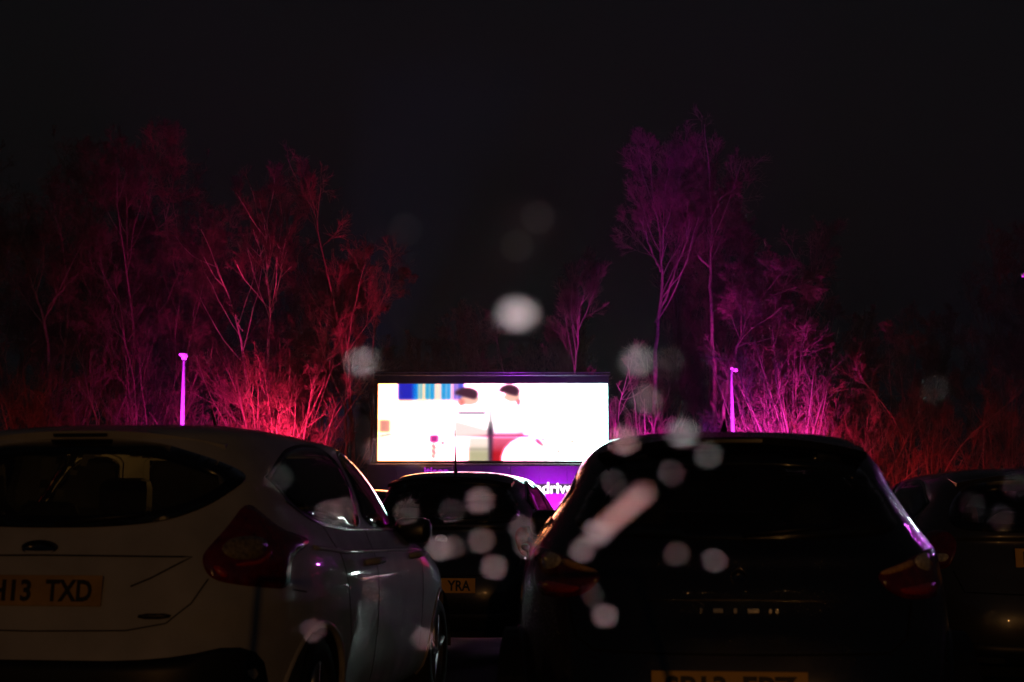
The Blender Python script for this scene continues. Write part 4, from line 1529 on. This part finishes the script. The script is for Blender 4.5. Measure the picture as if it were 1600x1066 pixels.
# ------------------------------------------------------------------ sodium street lamp behind the viewer, whose light the car backs and plates show
def street_lamp(x, y, h, power):
    root = tag(empty('street_lamp', (x, y, 0)), 'tall sodium street lamp behind the camera, lighting the car backs amber', 'street lamp')
    MB().tube([(0, 0, 0), (0, 0, h), (0, 0.35, h + 0.3), (0, 1.2, h + 0.35)], [0.09, 0.06, 0.05, 0.045], 10).build('pole', M['steel'], root, True)
    hd = MB().box((0, 1.45, h + 0.36), (0.26, 0.62, 0.14), bev=0.04).build('lamp_head', M['housing'], root)
    MB().box((0, 1.47, h + 0.275), (0.18, 0.42, 0.03), bev=0.01).build('lens', emit_mat('sodium_lens', (1.0, 0.45, 0.10), 1500.0), hd)
    L = bpy.data.lights.new('sodium_lamp', 'SPOT')
    L.energy = power
    L.color = (1.0, 0.44, 0.12)
    L.spot_size = R(110)
    L.spot_blend = 0.5
    L.shadow_soft_size = 0.15
    o = bpy.data.objects.new('sodium_lamp', L)
    COL.objects.link(o)
    o.parent = root
    o.location = (0, 1.47, h + 0.22)
    o.rotation_euler = (R(72), 0, 0)


street_lamp(3.0, -60.0, 7.0, 6400)


def work_light(x, y, z, label, power, k=1.0):
    """A cold white lamp on a stand beyond the cars; it shows through their windows and glints on wet flanks."""
    root = tag(empty('work_light', (x, y, 0)), label, 'work light', 'cold white lamps beyond the cars')
    MB().tube([(0, 0, 0.25), (0, 0, z)], 0.015, 8).build('stand_pole', M['steel'], root, True)
    for k in range(3):
        a = 2 * math.pi * k / 3 + 0.4
        MB().tube([(0, 0, 0.5), (0.4 * math.cos(a), 0.4 * math.sin(a), 0.0)], 0.011, 6).build('leg', M['steel'], root, True)
    h = MB().box((0, 0.03, z + 0.06), (0.22 * k, 0.05, 0.14 * k), bev=0.012).build('lamp_head', M['housing'], root)
    MB().box((0, 0.0, z + 0.06), (0.15 * k, 0.02, 0.07 * k), bev=0.005).build('lens', emit_mat('white_led', (0.78, 1.0, 0.93), power), h)


work_light(4.28, 18.0, 1.20, 'small cold white lamp on a stand, glinting through the black car rear window', 90.0)
work_light(10.2, 24.0, 3.2, 'cold white lamp on a tall stand outside the picture at the right', 110.0, 2.0)


# ------------------------------------------------------------------ our own windscreen and the rain on it
WS_Y0, WS_COT = 0.62, 1.43            # the glass leans back: y = WS_Y0 - WS_COT * (z - camera height)
WS_N = Vector((0, 1, WS_COT)).normalized()
WS_U = Vector((1, 0, 0))
WS_T = WS_N.cross(WS_U).normalized()
if WS_T.z < 0:
    WS_T = -WS_T


def on_screen(px, py):
    a, b = (px - 800) / FPX, (533 - py) / FPX
    d = Vector((a, _cp - b * _sp, _sp + b * _cp))
    k = WS_Y0 / (d.y + WS_COT * d.z)
    return Vector((0, 0, CAM_H)) + d * k


def own_windscreen():
    root = tag(empty('windscreen', (0, WS_Y0, 0)), 'clear rain-spotted windscreen that the picture is taken through', 'windscreen')
    m, n, l = new_mat('clear_windscreen')
    n.remove(n['Principled BSDF'])
    t = n.new('ShaderNodeBsdfTransparent')
    t.inputs[0].default_value = (1, 1, 1, 1)
    l.new(t.outputs[0], n['Material Output'].inputs['Surface'])
    c0 = Vector((0, 0, CAM_H))
    lo, hi = -0.42, 0.46
    V, F = [], []
    nu, nv = 14, 6
    off = WS_N * 0.0025
    for j in range(nv + 1):
        for i in range(nu + 1):
            u = (-0.70 + 1.40 * i / nu) * (1 - 0.10 * j / nv)
            p = c0 + WS_U * u + WS_T * (lo + (hi - lo) * j / nv)
            V.append(p - off)
    for j in range(nv):
        for i in range(nu):
            a = j * (nu + 1) + i
            F.append((a, a + 1, a + nu + 2, a + nu + 1))
    g = link('glass', mesh_of('glass', V, F), m, root)
    edge = [V[i] for i in range(nu + 1)] + [V[(j + 1) * (nu + 1) - 1] for j in range(1, nu + 1) if j <= nv] + \
           [V[nv * (nu + 1) + i] for i in range(nu - 1, -1, -1)] + [V[j * (nu + 1)] for j in range(nv - 1, -1, -1)]
    MB().tube(edge, 0.012, 6).build('seal', M['rubber'], root, True)
    return root


own_windscreen()


def water_material():
    m, n, l = new_mat('rain_water')
    n.remove(n['Principled BSDF'])
    gl = n.new('ShaderNodeBsdfGlass')
    gl.inputs['IOR'].default_value = 1.33
    gl.inputs['Roughness'].default_value = 0.37
    gl.inputs['Color'].default_value = (1, 1, 1, 1)
    l.new(gl.outputs[0], n['Material Output'].inputs['Surface'])
    return m


WATER = water_material()


def refract(d, n, eta):
    """Snell: d and n unit, n against d, eta = n1 / n2."""
    c = -d.dot(n)
    return d * eta + n * (eta * c - math.sqrt(max(0.0, 1 - eta * eta * (1 - c * c))))


AIM = {'w': (0.80, 0.55), 'c': (1.03, 0.6), 'p': (0.48, 0.45), 'k': (0.25, 0.45), 'l': (-0.03, 0.45), 'h': (0.62, 0.5)}


def raindrop(px, py, r, spread, aim, label, run=None):
    """A sagging drop on the outside of the glass, r its radius in mm. Its face leans the way a wedge of water does, so that it
    gathers the light of the screen; spread says how strongly the face bulges. run = pixel where a streak of water ends."""
    c = on_screen(px, py)
    r *= 0.00136
    ax, ay, ex = WS_U, WS_T, 0.0
    if run:
        e = on_screen(*run) - c
        ex = e.length / 2
        ax = e.normalized()
        ay = WS_N.cross(ax).normalized()
        c = c + e / 2
    u, v = AIM[aim]
    goal = Vector((SCR_A.x + (SCR_B.x - SCR_A.x) * u, SY, SCR_A.z + (SCR_B.z - SCR_A.z) * v))
    d = (c - camo.location).normalized()
    d1 = refract(d, -WS_N, 1 / 1.33)
    t = (goal - c).normalized()
    m = (d1 * 1.33 - t).normalized()
    gx, gy = -m.dot(ax) / m.dot(WS_N), -m.dot(ay) / m.dot(WS_N)
    cv = spread * 0.4 / 0.33 / (2 * r)
    g = math.hypot(gx, gy)
    h0 = g * r + cv * r * r + 0.0004
    n, k = 28, 7
    V, F = [], []
    for j in range(k + 1):
        rho = r * (1 - j / k) if j else r
        for i in range(n):
            w = 2 * math.pi * i / n
            x, y = rho * math.cos(w), rho * math.sin(w)
            h = h0 + gx * x + gy * y - cv * (x * x + y * y)
            x += (ex if math.cos(w) > 0 else -ex) if run else 0.0
            V.append(ax * x + ay * y + WS_N * h)
    b = len(V)
    for s_, h in ((1.10, 0.45), (1.16, 0.0)):
        for i in range(n):
            w = 2 * math.pi * i / n
            x, y = r * s_ * math.cos(w), r * s_ * math.sin(w)
            hh = h * (h0 + gx * r * math.cos(w) + gy * r * math.sin(w) - cv * r * r)
            x += (ex if math.cos(w) > 0 else -ex) if run else 0.0
            V.append(ax * x + ay * y + WS_N * hh)
    for j in range(k):
        for i in range(n):
            i2 = (i + 1) % n
            F.append((j * n + i, j * n + i2, (j + 1) * n + i2, (j + 1) * n + i))
    for i in range(n):
        i2 = (i + 1) % n
        F.append((b + i, b + i2, i2, i))
        F.append((b + n + i, b + n + i2, b + i2, b + i))
    F.append(tuple(b + n + i for i in range(n)))
    me = mesh_of('raindrop', V, F, True)
    bm = bmesh.new()
    bm.from_mesh(me)
    bmesh.ops.remove_doubles(bm, verts=bm.verts[:], dist=1e-6)
    bmesh.ops.recalc_face_normals(bm, faces=bm.faces[:])
    for f in bm.faces:
        if len(f.verts) > 20:
            f.smooth = False
    for e in bm.edges:
        if len(e.link_faces) == 2 and e.calc_face_angle(0) > 0.6:
            e.smooth = False
    bm.to_mesh(me)
    bm.free()
    o = link('raindrop', me, WATER)
    o.location = c
    tag(o, label, 'raindrop', 'raindrops on the windscreen')
    return o


DROPS = (
    (808, 493, 3.60, 0.05, 'w', 'largest white out-of-focus raindrop, above the screen'),
    (565, 568, 2.20, 0.09, 'c', 'pale blue raindrop at the upper left corner of the screen'),
    (996, 565, 2.20, 0.08, 'c', 'pale green raindrop at the upper right of the screen'),
    (1050, 560, 0.70, 0.20, 'w', 'faint raindrop right of the pale green one'),
    (1010, 625, 1.60, 0.14, 'p', 'pink raindrop right of the screen over magenta shrubs'),
    (975, 690, 2.20, 0.08, 'k', 'cream raindrop at the left end of the black car roof'),
    (1066, 678, 2.20, 0.08, 'c', 'bright pale green raindrop on the edge of the black car roof'),
    (1107, 712, 1.30, 0.15, 'c', 'grey blue raindrop below the edge of the black car roof'),
    (750, 783, 1.70, 0.12, 'p', 'pink raindrop over the rear window of the middle car'),
    (706, 800, 0.80, 0.20, 'w', 'faint raindrop at the left of the middle car rear window'),
    (635, 800, 1.10, 0.20, 'p', 'dim raindrop at the left pillar of the middle car'),
    (686, 858, 1.70, 0.12, 'h', 'bright lilac raindrop over the left of the middle car boot'),
    (706, 856, 1.00, 0.20, 'p', 'dim raindrop overlapping the bright lilac one'),
    (752, 845, 1.30, 0.16, 'p', 'mauve raindrop in the middle of the middle car boot'),
    (772, 887, 1.50, 0.14, 'p', 'pink raindrop above the plate of the middle car'),
    (815, 825, 1.20, 0.18, 'p', 'upper of two mauve raindrops right of the middle car'),
    (823, 853, 1.20, 0.18, 'p', 'lower of two mauve raindrops right of the middle car'),
    (514, 803, 1.20, 0.18, 'p', 'left of two rosy raindrops on the white car side window'),
    (538, 797, 1.10, 0.18, 'p', 'right of two rosy raindrops on the white car side window'),
    (435, 748, 1.00, 0.20, 'c', 'bluish raindrop at the rear tip of the white car side window'),
    (490, 986, 1.25, 0.18, 'p', 'mauve raindrop low over the white car rear wheel'),
    (662, 1000, 1.30, 0.18, 'p', 'mauve raindrop low at the front of the white car'),
    (585, 925, 0.75, 0.25, 'p', 'faint raindrop over the white car doors'),
    (945, 963, 1.60, 0.13, 'h', 'lilac raindrop low on the left of the black car'),
    (910, 860, 1.50, 0.13, 'h', 'raindrop below the lower end of the rain streak'),
    (935, 833, 2.20, 0.08, 'h', 'bright lilac raindrop at the lower end of the rain streak'),
    (1057, 866, 1.10, 0.20, 'p', 'dim mauve raindrop on the middle of the black car'),
    (1116, 877, 1.30, 0.17, 'h', 'grey lilac raindrop above the badge of the black car'),
    (1048, 740, 0.90, 0.22, 'w', 'dim raindrop above the rain streak'),
    (960, 755, 0.80, 0.22, 'w', 'dim raindrop left of the rain streak'),
    (925, 930, 0.75, 0.25, 'h', 'faint raindrop above the low lilac one'),
    (840, 340, 0.70, 0.25, 'p', 'faint raindrop high in the dark above the screen'),
    (808, 385, 0.65, 0.25, 'p', 'faint raindrop just below the highest one'),
    (633, 360, 0.75, 0.25, 'c', 'faint bluish raindrop high left of the middle'),
    (590, 705, 1.50, 0.14, 'k', 'amber raindrop at the lower left corner of the screen'),
    (648, 712, 1.30, 0.15, 'k', 'amber raindrop under the lower left of the screen'),
    (1460, 610, 0.80, 0.25, 'c', 'faint greenish raindrop in the far right trees'),
    (1585, 760, 0.90, 0.25, 'c', 'faint raindrop at the right edge over the dark grey car'),
    (1564, 810, 1.00, 0.22, 'c', 'grey raindrop on the dark grey car rear window'),
    (1520, 790, 0.80, 0.25, 'c', 'faint raindrop at the left of the dark grey car rear window'),
)
for d in DROPS:
    raindrop(*d)
raindrop(944, 826, 1.2, 0.10, 'l', 'long orange streak of rain slanting over the black car rear window', run=(1008, 770))


# ------------------------------------------------------------------ damp night air
hm, n, l = new_mat('damp_air')
n.remove(n['Principled BSDF'])
pv = n.new('ShaderNodeVolumePrincipled')
pv.inputs['Color'].default_value = (0.9, 0.9, 0.95, 1)
pv.inputs['Density'].default_value = 0.00048
pv.inputs['Anisotropy'].default_value = 0.35
l.new(pv.outputs[0], n['Material Output'].inputs['Volume'])
hz = MB().box((0, 40, 14.5), (220, 140, 31)).build('haze', hm)
tag(hz, 'thin damp haze in the night air', kind='stuff')
